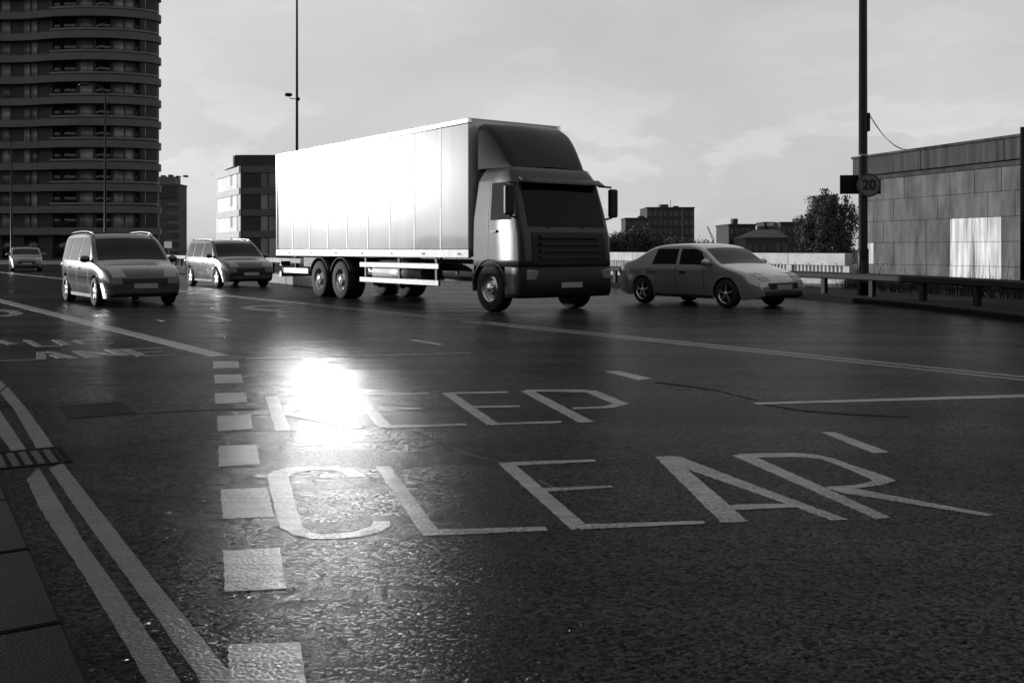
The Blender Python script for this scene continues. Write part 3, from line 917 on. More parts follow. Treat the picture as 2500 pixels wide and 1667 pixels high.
for k in range(0, 13):
    zb = 3.37 + k * 2.99 + 0.98
    zt = 3.37 + (k + 1) * 2.99 - 0.06
    if k == 0: pass
    for pa, pb, mt in slots:
        pts = wall_pts(pa, pb)
        if len(pts) < 2: continue
        pts = [pts[0], pts[len(pts) // 2], pts[-1]]
        m = MB(); m.grid([[(p[0] + 60, p[1] - 143, zb) for p in pts], [(p[0] + 60, p[1] - 143, zt) for p in pts]], True)
        w = m.build('window', mt, tower, fix=False)
        sd = w.modifiers.new('thick', 'SOLIDIFY'); sd.thickness = 0.06; sd.offset = 0
for k in range(0, 13):
    zb = 3.37 + k * 2.99 + 0.965; zt = 3.37 + (k + 1) * 2.99 - 0.005
    pts = wall_pts(354, 365, fr2)
    if len(pts) > 1:
        m = MB(); m.grid([[(p[0] + 60, p[1] - 143, zb) for p in (pts[0], pts[-1])], [(p[0] + 60, p[1] - 143, zt) for p in (pts[0], pts[-1])]], True)
        w = m.build('pale_pier', 'grey_pier', tower, fix=False); sd = w.modifiers.new('thick', 'SOLIDIFY'); sd.thickness = 0.12; sd.offset = 0
for pa, pb in ((5, 26), (58, 92), (128, 186), (196, 228), (277, 327)):
    pts = wall_pts(pa, pb); pts = [pts[0], pts[-1]]
    m = MB(); m.grid([[(p[0] + 60, p[1] - 143, 0.2) for p in pts], [(p[0] + 60, p[1] - 143, 3.2) for p in pts]], True)
    w = m.build('window', 'dark_glass', tower, fix=False); sd = w.modifiers.new('thick', 'SOLIDIFY'); sd.thickness = 0.06; sd.offset = 0

# white and dark block beside it
mbld = empty('office_block', (-40, 145, 0), 0, 'low block with bright white side wall and dark front, beyond the truck', 'building')
fA = Vector((0, 0)); fL = Vector((-7.6, 14.2)); fR = Vector((17, -0.4)); fB = Vector((9, 14.5))
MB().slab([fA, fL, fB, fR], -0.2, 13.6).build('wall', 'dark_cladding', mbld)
ld = (fL - fA).normalized(); ln = Vector((-ld.y, ld.x));  ln = ln if ln.x < 0 else -ln
def LP(s, d): q = fA + ld * s + ln * d; return (q.x, q.y)
def lface(s0, s1, z0, z1, d, name, mat):
    m = MB(); m.slab([LP(s0, 0.003), LP(s1, 0.003), LP(s1, d), LP(s0, d)], z0, z1); return m.build(name, mat, mbld)
rd = (fR - fA).normalized(); rn = Vector((rd.y, -rd.x)); rn = rn if rn.y < 0 else -rn
def RP(s, d): q = fA + rd * s + rn * d; return (q.x, q.y)
def rface(s0, s1, z0, z1, d, name, mat):
    m = MB(); m.slab([RP(s0, 0.003), RP(s1, 0.003), RP(s1, d), RP(s0, d)], z0, z1); return m.build(name, mat, mbld)
LB_ = [(3.1, 4.05), (6.3, 7.25), (9.5, 10.45), (12.65, 13.65)]
for i, (z0, z1) in enumerate(LB_):
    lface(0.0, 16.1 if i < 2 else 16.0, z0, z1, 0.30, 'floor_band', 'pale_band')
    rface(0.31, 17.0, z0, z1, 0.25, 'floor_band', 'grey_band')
for i in range(4):
    z0 = LB_[i - 1][1] + 0.01 if i else -0.1
    z1 = LB_[i][0] - 0.01
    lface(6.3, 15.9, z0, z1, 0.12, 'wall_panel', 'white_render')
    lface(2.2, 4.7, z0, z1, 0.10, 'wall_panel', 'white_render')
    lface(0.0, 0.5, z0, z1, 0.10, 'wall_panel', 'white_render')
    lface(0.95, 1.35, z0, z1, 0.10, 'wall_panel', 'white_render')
    hh = z1 - z0
    lface(4.75, 6.25, z0 + hh * 0.32, z1 - 0.05, 0.05, 'window', 'far_window')
    lface(4.75, 6.25, z0, z0 + hh * 0.30, 0.09, 'wall_panel', 'white_render')
    lface(0.52, 0.93, z0 + hh * 0.3, z1 - 0.05, 0.05, 'window', 'far_window')
    lface(1.37, 2.15, z0 + hh * 0.3, z1 - 0.05, 0.05, 'window', 'far_window')
    for a in (3.0, 4.2, 7.5, 8.7, 12.0):
        rface(a, a + 1.0, z0 + 0.05, z1 - 0.05, 0.06, 'window', 'curtain_glass')
m = MB(); m.slab([(-1.2, 1.2), (-4.6, 8.0), (8, 12), (13, 1.0)], 13.65, 15.4); m.build('penthouse', 'dark_cladding', mbld)
m = MB(); m.slab([(-1.25, 1.1), (-4.7, 7.9), (-4.9, 7.8), (-1.45, 1.0)], 13.66, 15.3); m.build('penthouse_panel', 'pale_band', mbld)
m = MB(); m.slab([LP(15.9, 0.0), LP(17.6, 0.0), LP(17.6, -3), LP(15.9, -3)], -0.2, 7.3); m.build('stair_wing', 'white_render', mbld)
for z0 in (4.1, 1.0):
    m = MB(); m.slab([LP(16.2, 0.003), LP(16.7, 0.003), LP(16.7, 0.03), LP(16.2, 0.03)], z0, z0 + 2.0); m.build('window', 'far_window', mbld)
m = MB(); m.tube([(fL.x - 0.6, fL.y - 1, 15.4 - 2), (fL.x - 0.6, fL.y - 1, 13.5)], 0.05, 6); m.build('mast', 'black_paint', mbld)

# tall block behind the tower
def far_building(name, label, px0, px1, ytop, Y, depth, mat, floors=0, cols=0, extra=None, winmat='far_window', z_top_windows=None, group=None):
    x0 = (px0 - 1250) / FPX * Y; x1 = (px1 - 1250) / FPX * Y
    h = CAM_H + (HOR - ytop) / FPX * Y
    o = empty(name, ((x0 + x1) / 2, Y, -0.1), 0, label, 'building', group)
    w = (x1 - x0) / 2
    MB().box(-w, w, 0, depth, 0, h).build('wall', mat, o)
    MB().box(-w - 0.15, w + 0.15, -0.15, depth + 0.1, h + 0.003, h + 0.35).build('roof_edge', mat, o)
    if floors and cols:
        fh = (h - 0.6) / floors; cw = 2 * w / cols
        w0 = None
        for j in range(floors):
            for i in range(cols):
                lx, lz = -w + (i + 0.5) * cw, 0.4 + (j + 0.5) * fh
                if w0 is None:
                    w0 = MB().box(-cw * 0.33, cw * 0.33, -0.05, 0.05, -fh * 0.28, fh * 0.28).build('window', winmat, o)
                    w0.location = (lx, 0, lz)
                else:
                    share(w0, 'window', (lx, 0, lz), o)
    return o, w, h
o, w, h = far_building('office_tower', 'grey finned office building just right of the round tower', 350, 437, 452, 250, 6, 'far_block', 6, 9)
MB().box(-w, w * 0.72, 1.0, 5, h + 0.36, h + 2.3).build('plant_room', 'far_fin', o)
for i in range(26):
    MB().box(-w + 0.25 + i * (2 * w - 0.5) / 25 - 0.06, -w + 0.25 + i * (2 * w - 0.5) / 25 + 0.06, -0.35, -0.055, h - 3.2, h - 0.1).build('fin', 'far_fin', o)
for j in range(6):
    MB().box(w * 0.35, w, -0.22, -0.06, h - 5.2 - j * 2.3, h - 4.5 - j * 2.3).build('band', 'far_fin', o)
for i in range(5):
    MB().box(-w * 0.6 + i * 1.9, -w * 0.6 + i * 1.9 + 0.9, 2, 3.5, h + 2.303, h + 2.6 + (i % 3) * 0.15).build('vent', 'far_block_dark', o)
# right-hand skyline
o, w, h = far_building('office_tower', 'tall dark rectangular block on the right-hand skyline', 1580, 1695, 508, 260, 14, 'far_block_dark', 5, 9, group='skyline blocks')
MB().box(-w * 0.35, -w * 0.02, 3, 7, h + 0.36, h + 1.2).build('plant_room', 'far_block_dark', o)
MB().box(w * 0.25, w * 0.42, 3, 6, h + 0.36, h + 0.8).build('plant_room', 'far_block_dark', o)
MB().box(w * 0.45, w * 0.52, -0.3, 0.02, 0, h).build('fin', 'far_fin', o)
m = MB(); m.tube([(w * 0.1, 4, h + 0.3), (w * 0.1, 4, h + 2.6)], 0.06, 6); m.build('mast', 'black_paint', o)
o, w, h = far_building('office_wing', 'lower windowed wing left of the tall skyline block', 1527, 1581, 534, 255, 10, 'far_block_dark', 4, 7, group='skyline blocks')
m = MB(); m.tube([(w * 0.5, 4, h), (w * 0.5, 4, h + 1.8)], 0.06, 6); m.build('mast', 'black_paint', o)
MB().box(w * 0.3, w * 0.8, 2, 5, h + 0.36, h + 0.9).build('plant_room', 'far_block_dark', o)
o, w, h = far_building('flat_block', 'dark flat-roofed block with a chimney left of the gabled roof', 1780, 1845, 550, 190, 12, 'far_block_dark', 3, 5, group='roofs by the tree')
MB().box(-w * 0.62, -w * 0.25, 1, 3, h + 0.36, h + 1.4).build('chimney', 'far_block_dark', o)
o, w, h = far_building('gabled_house', 'dark gabled house between two square blocks near the tree', 1820, 1925, 583, 180, 10, 'far_block_dark', 1, 6, group='roofs by the tree')
m = MB(); m.add([(-w, -0.2, h + 0.36), (w, -0.2, h + 0.36), (w, 10, h + 0.36), (-w, 10, h + 0.36), (-w * 0.2, 5, h + 1.9), (w * 0.9, 5, h + 1.9)], [(0, 1, 5, 4), (1, 2, 5), (2, 3, 4, 5), (3, 0, 4), (0, 3, 2, 1)]); m.build('roof', 'far_block', o)
o, w, h = far_building('stair_block', 'narrow square block rising behind the gabled roof', 1866, 1891, 545, 195, 6, 'far_block_dark', 3, 2, group='roofs by the tree')
o, w, h = far_building('stepped_block', 'wide dark block beside the big tree on the right', 1906, 1975, 545, 185, 10, 'far_block_dark', 3, 5, group='roofs by the tree')
MB().box(w * 0.35, w * 0.95, 1, 5, h + 0.36, h + 1.0).build('plant_room', 'far_block_dark', o)
# crane jib far away
cb = AT(1741, 592, 420)
cr_ = empty('crane', (cb[0], cb[1], 0), 0, 'thin raised crane jib on the far skyline', 'crane')
m = MB(); m.tube([(0, 0, 0), (0, 0, 5.5)], 0.35, 4); m.build('mast', 'far_block_dark', cr_)
tip = (-2.6, 0, 11.3)
m = MB()
for dx, dz in ((0.0, 0.0), (0.7, 0.25)):
    m.tube([(dx, 0, 5.0 + dz), (tip[0] + dx * 0.3, 0, tip[2] + dz * 0.3)], 0.12, 4)
for i in range(9):
    t = i / 9; t2 = (i + 1) / 9
    m.tube([(tip[0] * t, 0, 5 + 6.3 * t), (0.7 + (tip[0] - 0.5) * t2, 0, 5.25 + 6.1 * t2)], 0.07, 4)
m.build('jib', 'far_block_dark', cr_)
# small white sign board by the left barrier
sx, sy, sz = AT(410, 598, 62)
sb = empty('sign_board', (sx, sy, 0), R(-25), 'small white sign board between the two left-hand cars', 'sign')
MB().box(-0.30, 0.30, -0.02, 0.02, sz - 0.20, sz + 0.22).build('board', 'white_sign', sb)
MB().box(-0.04, 0.04, 0.021, 0.08, 0, sz + 0.2).build('post', 'galvanised', sb)

# ------------------------------------------------------------------ trees
def tree(name, label, base, height, rx, rz, zc, nleaf, leaf, mat='leaf_dark', weeping=False, nclump=60, group=None, seed=1):
    r = np.random.default_rng(seed); rr = random.Random(seed)
    o = empty(name, base, 0, label, 'tree', group)
    m = MB()
    m.tube([(0, 0, 0), (0.05, 0.02, height * 0.3), (-0.04, 0.05, height * 0.6), (0.02, 0, height * 0.92)], [height * 0.035, height * 0.026, height * 0.016, height * 0.004], 8)
    for k in range(12):
        a = rr.uniform(0, math.tau); z0 = height * rr.uniform(0.28, 0.75); l = rx * rr.uniform(0.5, 0.9)
        m.tube([(0, 0, z0), (math.cos(a) * l * 0.5, math.sin(a) * l * 0.5, z0 + l * 0.35), (math.cos(a) * l, math.sin(a) * l, z0 + l * 0.55)], [height * 0.012, height * 0.008, height * 0.003], 6)
    m.build('trunk', 'bark', o)
    # clumps on and inside an uneven ellipsoid
    d = r.normal(size=(nclump, 3)); d /= np.linalg.norm(d, axis=1)[:, None]
    rad = r.uniform(0.35, 1.0, nclump) ** 0.6 * r.uniform(0.8, 1.12, nclump)
    cc = d * rad[:, None] * np.array([rx, rx, rz]) + np.array([0, 0, zc])
    ci = r.integers(0, nclump, nleaf)
    spread = r.uniform(0.10, 0.24, nclump)[ci][:, None] * rx
    off = r.normal(size=(nleaf, 3)) * spread
    if weeping:
        off[:, 2] = -np.abs(r.normal(size=nleaf)) * rz * 0.30 + 0.1 * rz
        off[:, :2] *= 0.55
    c = cc[ci] + off
    a = r.normal(size=(nleaf, 3)); a /= np.linalg.norm(a, axis=1)[:, None]
    b = np.cross(a, r.normal(size=(nleaf, 3))); b /= np.linalg.norm(b, axis=1)[:, None]
    s = leaf * r.uniform(0.6, 1.4, nleaf)[:, None]
    if weeping:
        a = a * 0.5 + np.array([0, 0, -0.9]); a /= np.linalg.norm(a, axis=1)[:, None]
    v = np.stack([c - a * s, c + b * s * 0.5, c + a * s, c - b * s * 0.5], 1).reshape(-1, 3)
    me = bpy.data.meshes.new('crown')
    me.vertices.add(len(v)); me.vertices.foreach_set('co', v.ravel())
    me.loops.add(nleaf * 4); me.loops.foreach_set('vertex_index', np.arange(nleaf * 4, dtype=np.int32))
    me.polygons.add(nleaf); me.polygons.foreach_set('loop_start', np.arange(0, nleaf * 4, 4, dtype=np.int32))
    me.update(calc_edges=True); me.validate()
    me.materials.append(MATS[mat])
    cw = bpy.data.objects.new('crown', me); col.objects.link(cw); cw.parent = o
    return o
tx, ty, _ = AT(2022, 560, 62)
tree('weeping_tree', 'large dark drooping tree behind the parapet beside the concrete wall', (tx, ty, -0.5), 5.9, 1.75, 2.35, 3.5, 26000, 0.075, 'leaf_dark', True, 110, seed=5)
k = 0
for px, top, Y, rx in ((1478, 582, 150, 2.2), (1512, 572, 152, 2.3), (1548, 560, 148, 2.8), (1590, 578, 150, 2.4), (1630, 586, 155, 2.4), (1675, 592, 158, 2.2), (1715, 597, 160, 2.0)):
    x, y, z = AT(px, top, Y)
    tree('far_tree', ['small leftmost tree in the far dark row behind the parapet', 'second tree from the left in the far dark row', 'tallest round tree of the far row, below the windowed wing', 'bushy far tree at the foot of the tall skyline block', 'low far tree right of the skyline block', 'low far tree in the row near the crane', 'lowest far tree at the right end of the row'][k],
         (x, y, -0.3), z + 0.3, rx, (z + 0.3) * 0.45, (z + 0.3) * 0.56, 5200, 0.16, 'leaf_far', False, 42, 'far trees', seed=20 + k)
    k += 1

# ------------------------------------------------------------------ vehicles
def wheel(parent, x, y, side, r, w, spokes=5, truck=False, name='wheel'):
    o = bpy.data.objects.new(name, None); col.objects.link(o); o.parent = parent
    o.location = (x, y, r); o.empty_display_size = 0.2
    rr = r * (0.66 if not truck else 0.58)
    s = side      # outer side: +1 = local +y
    m = MB(); m.lathe_y([(rr, -w / 2), (r * 0.93, -w / 2), (r, -w / 2 + 0.03), (r, w / 2 - 0.03), (r * 0.93, w / 2), (rr, w / 2), (rr, -w / 2)], 36)
    m.build('tyre', 'tyre', o, fix=False)
    m = MB(); yo = s * (w / 2 - 0.012)
    m.lathe_y([(rr, yo), (rr * 0.93, yo - s * 0.012), (rr * 0.90, yo - s * 0.07), (rr * 0.9, -s * w / 2)], 32)
    m.build('rim', 'alloy', o, fix=False)
    m = MB()
    if truck:
        m.lathe_y([(rr * 0.9, yo - s * 0.07), (rr * 0.62, yo - s * 0.09), (rr * 0.52, yo - s * 0.02), (rr * 0.3, yo + s * 0.02), (0.001, yo + s * 0.03)], 28)
        for k in range(10):
            a = math.tau * k / 10
            m.ellipsoid((rr * 0.42 * math.cos(a), yo + s * 0.005, rr * 0.42 * math.sin(a)), (0.024, 0.03, 0.024), 6, 4)
    else:
        m.lathe_y([(rr * 0.28, yo - s * 0.03), (rr * 0.22, yo), (0.001, yo + s * 0.004)], 16)
        for k in range(spokes):
            a = math.tau * k / spokes + 0.3
            ca, sa = math.cos(a), math.sin(a)
            hw = rr * 0.13
            pts = []
            for rad, hw_ in ((rr * 0.18, hw), (rr * 0.92, hw * 0.8)):
                for sg_ in (-1, 1):
                    for yy in (yo - s * 0.05, yo - s * 0.008):
                        pts.append((rad * ca - sg_ * hw_ * sa, yy, rad * sa + sg_ * hw_ * ca))
            m.add(pts, [(0, 1, 3, 2), (4, 6, 7, 5), (0, 2, 6, 4), (1, 5, 7, 3), (0, 4, 5, 1), (2, 3, 7, 6)])
    m.build('hub' if truck else 'spokes', 'alloy', o, fix=True)
    m = MB(); m.lathe_y([(rr * 0.9, -s * 0.02), (0.001, -s * 0.02)], 20); m.build('brake', 'trim', o, fix=False)
    return o

def pw(pts):
    xs = np.array([p[0] for p in pts], float); ys = np.array([p[1] for p in pts], float)
    d = np.diff(ys) / np.diff(xs)
    mm = np.zeros(len(xs)); mm[0] = d[0]; mm[-1] = d[-1]
    for i in range(1, len(xs) - 1):
        mm[i] = 0 if d[i - 1] * d[i] <= 0 else 2 * d[i - 1] * d[i] / (d[i - 1] + d[i])
    def f(x):
        x = min(max(x, xs[0]), xs[-1])
        i = min(max(int(np.searchsorted(xs, x)) - 1, 0), len(xs) - 2)
        h = xs[i + 1] - xs[i]; t = (x - xs[i]) / h
        return float((2 * t ** 3 - 3 * t ** 2 + 1) * ys[i] + (t ** 3 - 2 * t ** 2 + t) * h * mm[i] + (-2 * t ** 3 + 3 * t ** 2) * ys[i + 1] + (t ** 3 - t ** 2) * h * mm[i + 1])
    return f

def car(name, label, base, rz, L, W, H, top, belt_pts, wb, wr, paint, cat='car', screen=None, rear=None, win=(), group='cars', rails=False, clear=0.19):
    """top: (x, z) outline of bonnet, screen, roof and tail; the body is one lofted shell with glass laid on it"""
    o = empty(name, base, rz, label, cat, group)
    ztop = pw(top); belt = pw(belt_pts)
    xa, xb = wb / 2, -wb / 2
    def halfw(x):
        t = abs(x) / (L / 2)
        return W / 2 * (1 - 0.035 * t ** 2 - 0.13 * t ** 7)
    def zbot(x):
        z = clear + 0.10 * max(0, (abs(x) - L / 2 + 0.5) / 0.5) ** 2
        for c in (xa, xb):
            d = abs(x - c)
            if d < wr + 0.05: z = max(z, wr + math.sqrt((wr + 0.05) ** 2 - d * d))
        return z
    def side(x, z):
        w = halfw(x); b = belt(x)
        if z <= b:
            t = (z - clear) / (b - clear)
            return w * (1 - 0.075 * (1 - t) ** 2.2 - 0.02 * max(0, t - 0.75) ** 2 * 16)
        t = (z - b) / max(H - b, 0.01)
        return w * (0.98 - 0.19 * t ** 1.15)
    xs = sorted(set(list(np.linspace(-L / 2, L / 2, 60)) + [c + k * wr / 7.0 for c in (xa, xb) for k in range(-8, 9)] + [L / 2 - 0.02, L / 2 - 0.05, -L / 2 + 0.02, -L / 2 + 0.05]))
    rows = []
    def section(x):
        zt = ztop(x); zb = min(zbot(x), zt - 0.12); rr = 0.085
        zs = zt - rr
        pts = []
        for i in range(13):
            z = zb + (zs - zb) * i / 12
            pts.append((side(x, z), z))
        y1 = pts[-1][0]
        for i in range(1, 5):
            a = math.pi / 2 * i / 4
            pts.append((y1 - rr * 1.25 * (1 - math.cos(a)), zs + rr * 0.72 * math.sin(a)))
        y2 = pts[-1][0]; z2 = pts[-1][1]
        for i in range(1, 6):
            t = i / 5
            pts.append((y2 * (1 - t), z2 + (zt - z2) * (1 - (1 - t) ** 2)))
        return pts
    for x in xs:
        pts = section(x)
        rows.append([(x, -p[0], p[1]) for p in pts] + [(x, p[0], p[1]) for p in pts[-2::-1]])
    m = MB(); m.grid(rows)
    n = len(rows[0])
    m.add(rows[0], [tuple(range(n))]); m.add(rows[-1], [tuple(range(n - 1, -1, -1))])
    body = m.build('body', paint, o)
    def zsurf(x, y):
        pts = section(x); y = abs(y)
        for i in range(len(pts) - 1, 12, -1):
            if pts[i][0] <= y <= pts[i - 1][0]:
                t = (y - pts[i][0]) / max(pts[i - 1][0] - pts[i][0], 1e-6)
                return pts[i][1] + (pts[i - 1][1] - pts[i][1]) * t
        return pts[12][1]
    # underside and wheel wells
    MB().box(-L / 2 + 0.3, L / 2 - 0.3, -W / 2 + 0.26, W / 2 - 0.26, clear + 0.02, belt(0) - 0.15).build('underbody', 'trim', o)
    for sg_ in (-1, 1):
        for (b0, b1, t0, t1) in win:                       # side windows: bottom x range, top x range
            z0f = lambda x: belt(x) + 0.035
            rws = []
            for j in range(6):
                v = j / 5
                row = []
                for i in range(9):
                    u = i / 8
                    xx = (b0 + (b1 - b0) * u) * (1 - v) + (t0 + (t1 - t0) * u) * v
                    zz = z0f(xx) + (H - 0.135 - z0f(xx)) * v
                    zz = min(zz, ztop(xx) - 0.10)
                    row.append((xx, sg_ * (side(xx, zz) + 0.006), zz))
                rws.append(row)
            m = MB(); m.grid(rws); m.build('side_window', 'car_glass', o, fix=False)
        wheel(o, xa, sg_ * (W / 2 - 0.125), sg_, wr, 0.21)
        wheel(o, xb, sg_ * (W / 2 - 0.125), sg_, wr, 0.21)
        # lamps
        rws = []
        for j in range(8):
            xx = L / 2 - 0.37 + 0.31 * j / 7
            hw_ = halfw(xx)
            rws.append([(xx + 0.004, sg_ * y, zsurf(xx, y) + 0.006) for y in np.linspace(hw_ * (0.52 + 0.10 * (1 - j / 7)), hw_ * 0.90, 7)])
        m = MB(); m.grid(rws); m.build('headlight', 'lamp_glass', o, fix=False)
        m = MB(); m.ellipsoid((-L / 2 + 0.05, sg_ * (W / 2 - 0.24), belt(-L / 2) - 0.12), (0.10, 0.13, 0.16), 12, 8); m.build('tail_light', 'tail_glass', o)
        mi = MB(); mx = screen[0] - 0.28 if screen else 0.6
        mi.ellipsoid((mx, sg_ * (W / 2 + 0.09), belt(mx) + 0.10), (0.09, 0.12, 0.085), 12, 8); mi.build('mirror', paint, o)
        MB().box(mx - 0.02, mx + 0.04, min(sg_ * (W / 2 - 0.06), sg_ * (W / 2 + 0.05)), max(sg_ * (W / 2 - 0.06), sg_ * (W / 2 + 0.05)), belt(mx) + 0.03, belt(mx) + 0.07).build('mirror_arm', 'trim', o)
        for hx_ in (0.05, -0.95):
            yy = sg_ * (side(hx_, belt(hx_) - 0.14) + 0.012)
            MB().box(hx_ - 0.10, hx_ + 0.10, yy - 0.014, yy + 0.014, belt(hx_) - 0.16, belt(hx_) - 0.125).build('door_handle', 'chrome', o)
        # door seams and sill strip
        for sx_ in (screen[0] - 0.45, -0.18, -1.12):
            rws = []
            for j in range(9):
                z = clear + 0.12 + (belt(sx_) - clear - 0.14) * j / 8
                rws.append([(sx_ - 0.006, sg_ * (side(sx_, z) + 0.0035), z), (sx_ + 0.006, sg_ * (side(sx_, z) + 0.0035), z)])
            m = MB(); m.grid(rws); m.build('door_seam', 'trim', o, fix=False)
        rws = []
        for i in range(20):
            xx = xb + wr + 0.1 + (wb - 2 * wr - 0.2) * i / 19
            rws.append([(xx, sg_ * (side(xx, clear + z) + 0.012), clear + z) for z in (0.0, 0.04, 0.08)])
        m = MB(); m.grid(rws); m.build('sill', 'trim', o, fix=False)
        if rails:
            m = MB(); m.tube([(xx, sg_ * (W / 2 - 0.24), zsurf(xx, W / 2 - 0.24) + 0.045) for xx in np.linspace(-L * 0.36, L * 0.12, 10)], 0.018, 8); m.build('roof_rail', 'chrome', o)
    # windscreen and rear window laid on the shell
    for rngx, nm in ((screen, 'windscreen'), (rear, 'rear_window')):
        if not rngx: continue
        rws = []
        for j in range(8):
            v = j / 7
            xx = rngx[0] + (rngx[1] - rngx[0]) * v
            row = []
            pts = section(xx); ymax = pts[16][0] * 1.0
            for i in range(13):
                u = -1 + 2 * i / 12
                y = u * ymax
                sl = (ztop(xx + 0.01) - ztop(xx - 0.01)) / 0.02
                nn = Vector((-sl, 0, 1)).normalized() * 0.009
                row.append((xx + nn.x, y, zsurf(xx, y) + nn.z))
            rws.append(row)
        m = MB(); m.grid(rws); m.build(nm, 'car_glass', o, fix=False)
    # front
    zf = ztop(L / 2 - 0.25)
    MB().box(L / 2 - 0.06, L / 2 + 0.012, -W * 0.27, W * 0.27, zf - 0.33, zf - 0.19).build('grille', 'trim', o, bevel=0.02)
    MB().box(L / 2 - 0.08, L / 2 + 0.02, -W * 0.36, W * 0.36, clear + 0.09, clear + 0.21).build('air_intake', 'trim', o, bevel=0.03)
    MB().box(L / 2 - 0.02, L / 2 + 0.028, -0.26, 0.26, clear + 0.235, clear + 0.345).build('number_plate', 'plate', o)
    MB().box(-L / 2 - 0.025, -L / 2 + 0.03, -0.26, 0.26, 0.62, 0.73).build('number_plate', 'plate', o)
    MB().box(-L / 2 - 0.03, -L / 2 + 0.2, -W * 0.40, W * 0.40, clear + 0.12, clear + 0.30).build('rear_bumper', 'trim', o, bevel=0.03)
    return o

# near people carrier on the left: its right flank faces the light
near_c = Vector(G(250, 752) + (0,))                      # ground point below its nearest front corner
Lv, Wv_ = 4.75, 1.84
ctr = near_c - U * (Lv / 2 - 0.1) + WV * (Wv_ / 2)
car('people_carrier', 'black people carrier with roof rails nearest the thick white line at left', (ctr.x, ctr.y, 0), TRAVEL, Lv, Wv_, 1.74,
    [(-2.375, 1.02), (-2.33, 1.12), (-2.16, 1.50), (-2.0, 1.66), (-1.5, 1.72), (-0.5, 1.74), (0.35, 1.70), (0.62, 1.60), (1.38, 1.07), (1.6, 1.0), (2.05, 0.88), (2.28, 0.74), (2.375, 0.55)],
    [(-2.4, 1.04), (0, 1.0), (1.3, 0.98), (2.4, 0.62)], 2.85, 0.335, 'car_black', 'car',
    (1.34, 0.66), (-2.31, -2.06), ((0.98, -0.05, 0.62, -0.05), (-0.15, -1.02, -0.15, -1.02), (-1.12, -1.95, -1.12, -1.78)), rails=True)
c2v = Vector(G(547, 704) + (0,))
Lv, Wv_ = 4.6, 1.85
ctr = c2v - U * (Lv / 2 - 0.1) + WV * (Wv_ / 2)
car('estate_car', 'dark grey tall estate car following behind the truck', (ctr.x, ctr.y, 0), TRAVEL, Lv, Wv_, 1.68,
    [(-2.3, 1.0), (-2.25, 1.12), (-2.05, 1.48), (-1.85, 1.6), (-1.4, 1.66), (-0.4, 1.68), (0.35, 1.64), (0.6, 1.55), (1.32, 1.07), (1.55, 1.0), (2.0, 0.90), (2.22, 0.76), (2.3, 0.56)],
    [(-2.3, 1.02), (0, 1.0), (1.3, 0.98), (2.3, 0.62)], 2.7, 0.34, 'car_grey', 'car',
    (1.28, 0.64), (-2.22, -1.98), ((0.94, -0.05, 0.6, -0.05), (-0.15, -1.0, -0.15, -1.0), (-1.1, -1.85, -1.1, -1.7)), rails=True)
# silver saloon beyond the cab
Lv, Wv_ = 4.5, 1.80
ctr = Vector((3.95, 23.0, 0)) + WV * (Wv_ / 2)
car('saloon_car', 'pale silver saloon car passing in front of the parapet at right', (ctr.x, ctr.y, 0), TRAVEL, Lv, Wv_, 1.46,
    [(-2.25, 0.86), (-2.2, 0.96), (-1.9, 1.06), (-1.68, 1.10), (-0.98, 1.40), (-0.6, 1.45), (0.0, 1.46), (0.35, 1.42), (0.55, 1.36), (1.18, 0.99), (1.4, 0.93), (1.9, 0.80), (2.15, 0.68), (2.25, 0.5)],
    [(-2.25, 0.9), (0, 0.93), (1.2, 0.9), (2.25, 0.56)], 2.65, 0.32, 'car_silver', 'car',
    (1.14, 0.58), (-1.64, -1.02), ((0.78, -0.08, 0.5, -0.08), (-0.18, -0.98, -0.18, -0.86)))
# far car at the left edge
fx, fy = G(62, 662)
car('hatchback', 'small dark car far off at the left edge below the tower', (fx, fy, 0), TRAVEL - R(8), 4.1, 1.75, 1.5,
    [(-2.05, 0.95), (-2.0, 1.05), (-1.75, 1.36), (-1.4, 1.46), (-0.5, 1.5), (0.3, 1.45), (0.5, 1.38), (1.15, 1.0), (1.35, 0.94), (1.8, 0.82), (1.98, 0.7), (2.05, 0.5)],
    [(-2.05, 0.96), (0, 0.94), (1.2, 0.92), (2.05, 0.58)], 2.5, 0.31, 'car_far', 'car',
    (1.11, 0.54), (-1.96, -1.66), ((0.76, -0.06, 0.46, -0.06), (-0.16, -1.0, -0.16, -0.92)))

# box truck: local x forward, right flank (local -y) towards the light
fl = Vector(G(1145, 757) + (0,))                           # below the front lower corner of the box, near side
TW = 2.52
tr_c = fl + WV * (TW / 2)
truck = empty('box_truck', (tr_c.x, tr_c.y, 0), TRAVEL, 'big white box truck with shade-darkened cab front and roof deflector driving right', 'truck', None)
BL = 10.3; hw = TW / 2
Z0, Z1_ = 1.12, 4.16
MB().box(-BL, 0, -hw + 0.03, hw - 0.03, Z0 + 0.12, Z1_ - 0.04).build('box_core', 'truck_white', truck)
npan = 9
for i in range(npan):
    a, b = -BL + i * BL / npan, -BL + (i + 1) * BL / npan
    for sg_ in (-1, 1):
        y0, y1 = (-hw, -hw + 0.028) if sg_ < 0 else (hw - 0.028, hw)
        MB().box(a + 0.003, b - 0.003, y0, y1, Z0 + 0.20, Z1_ - 0.13).build('side_panel', 'truck_white', truck, bevel=0.003, seg=1)
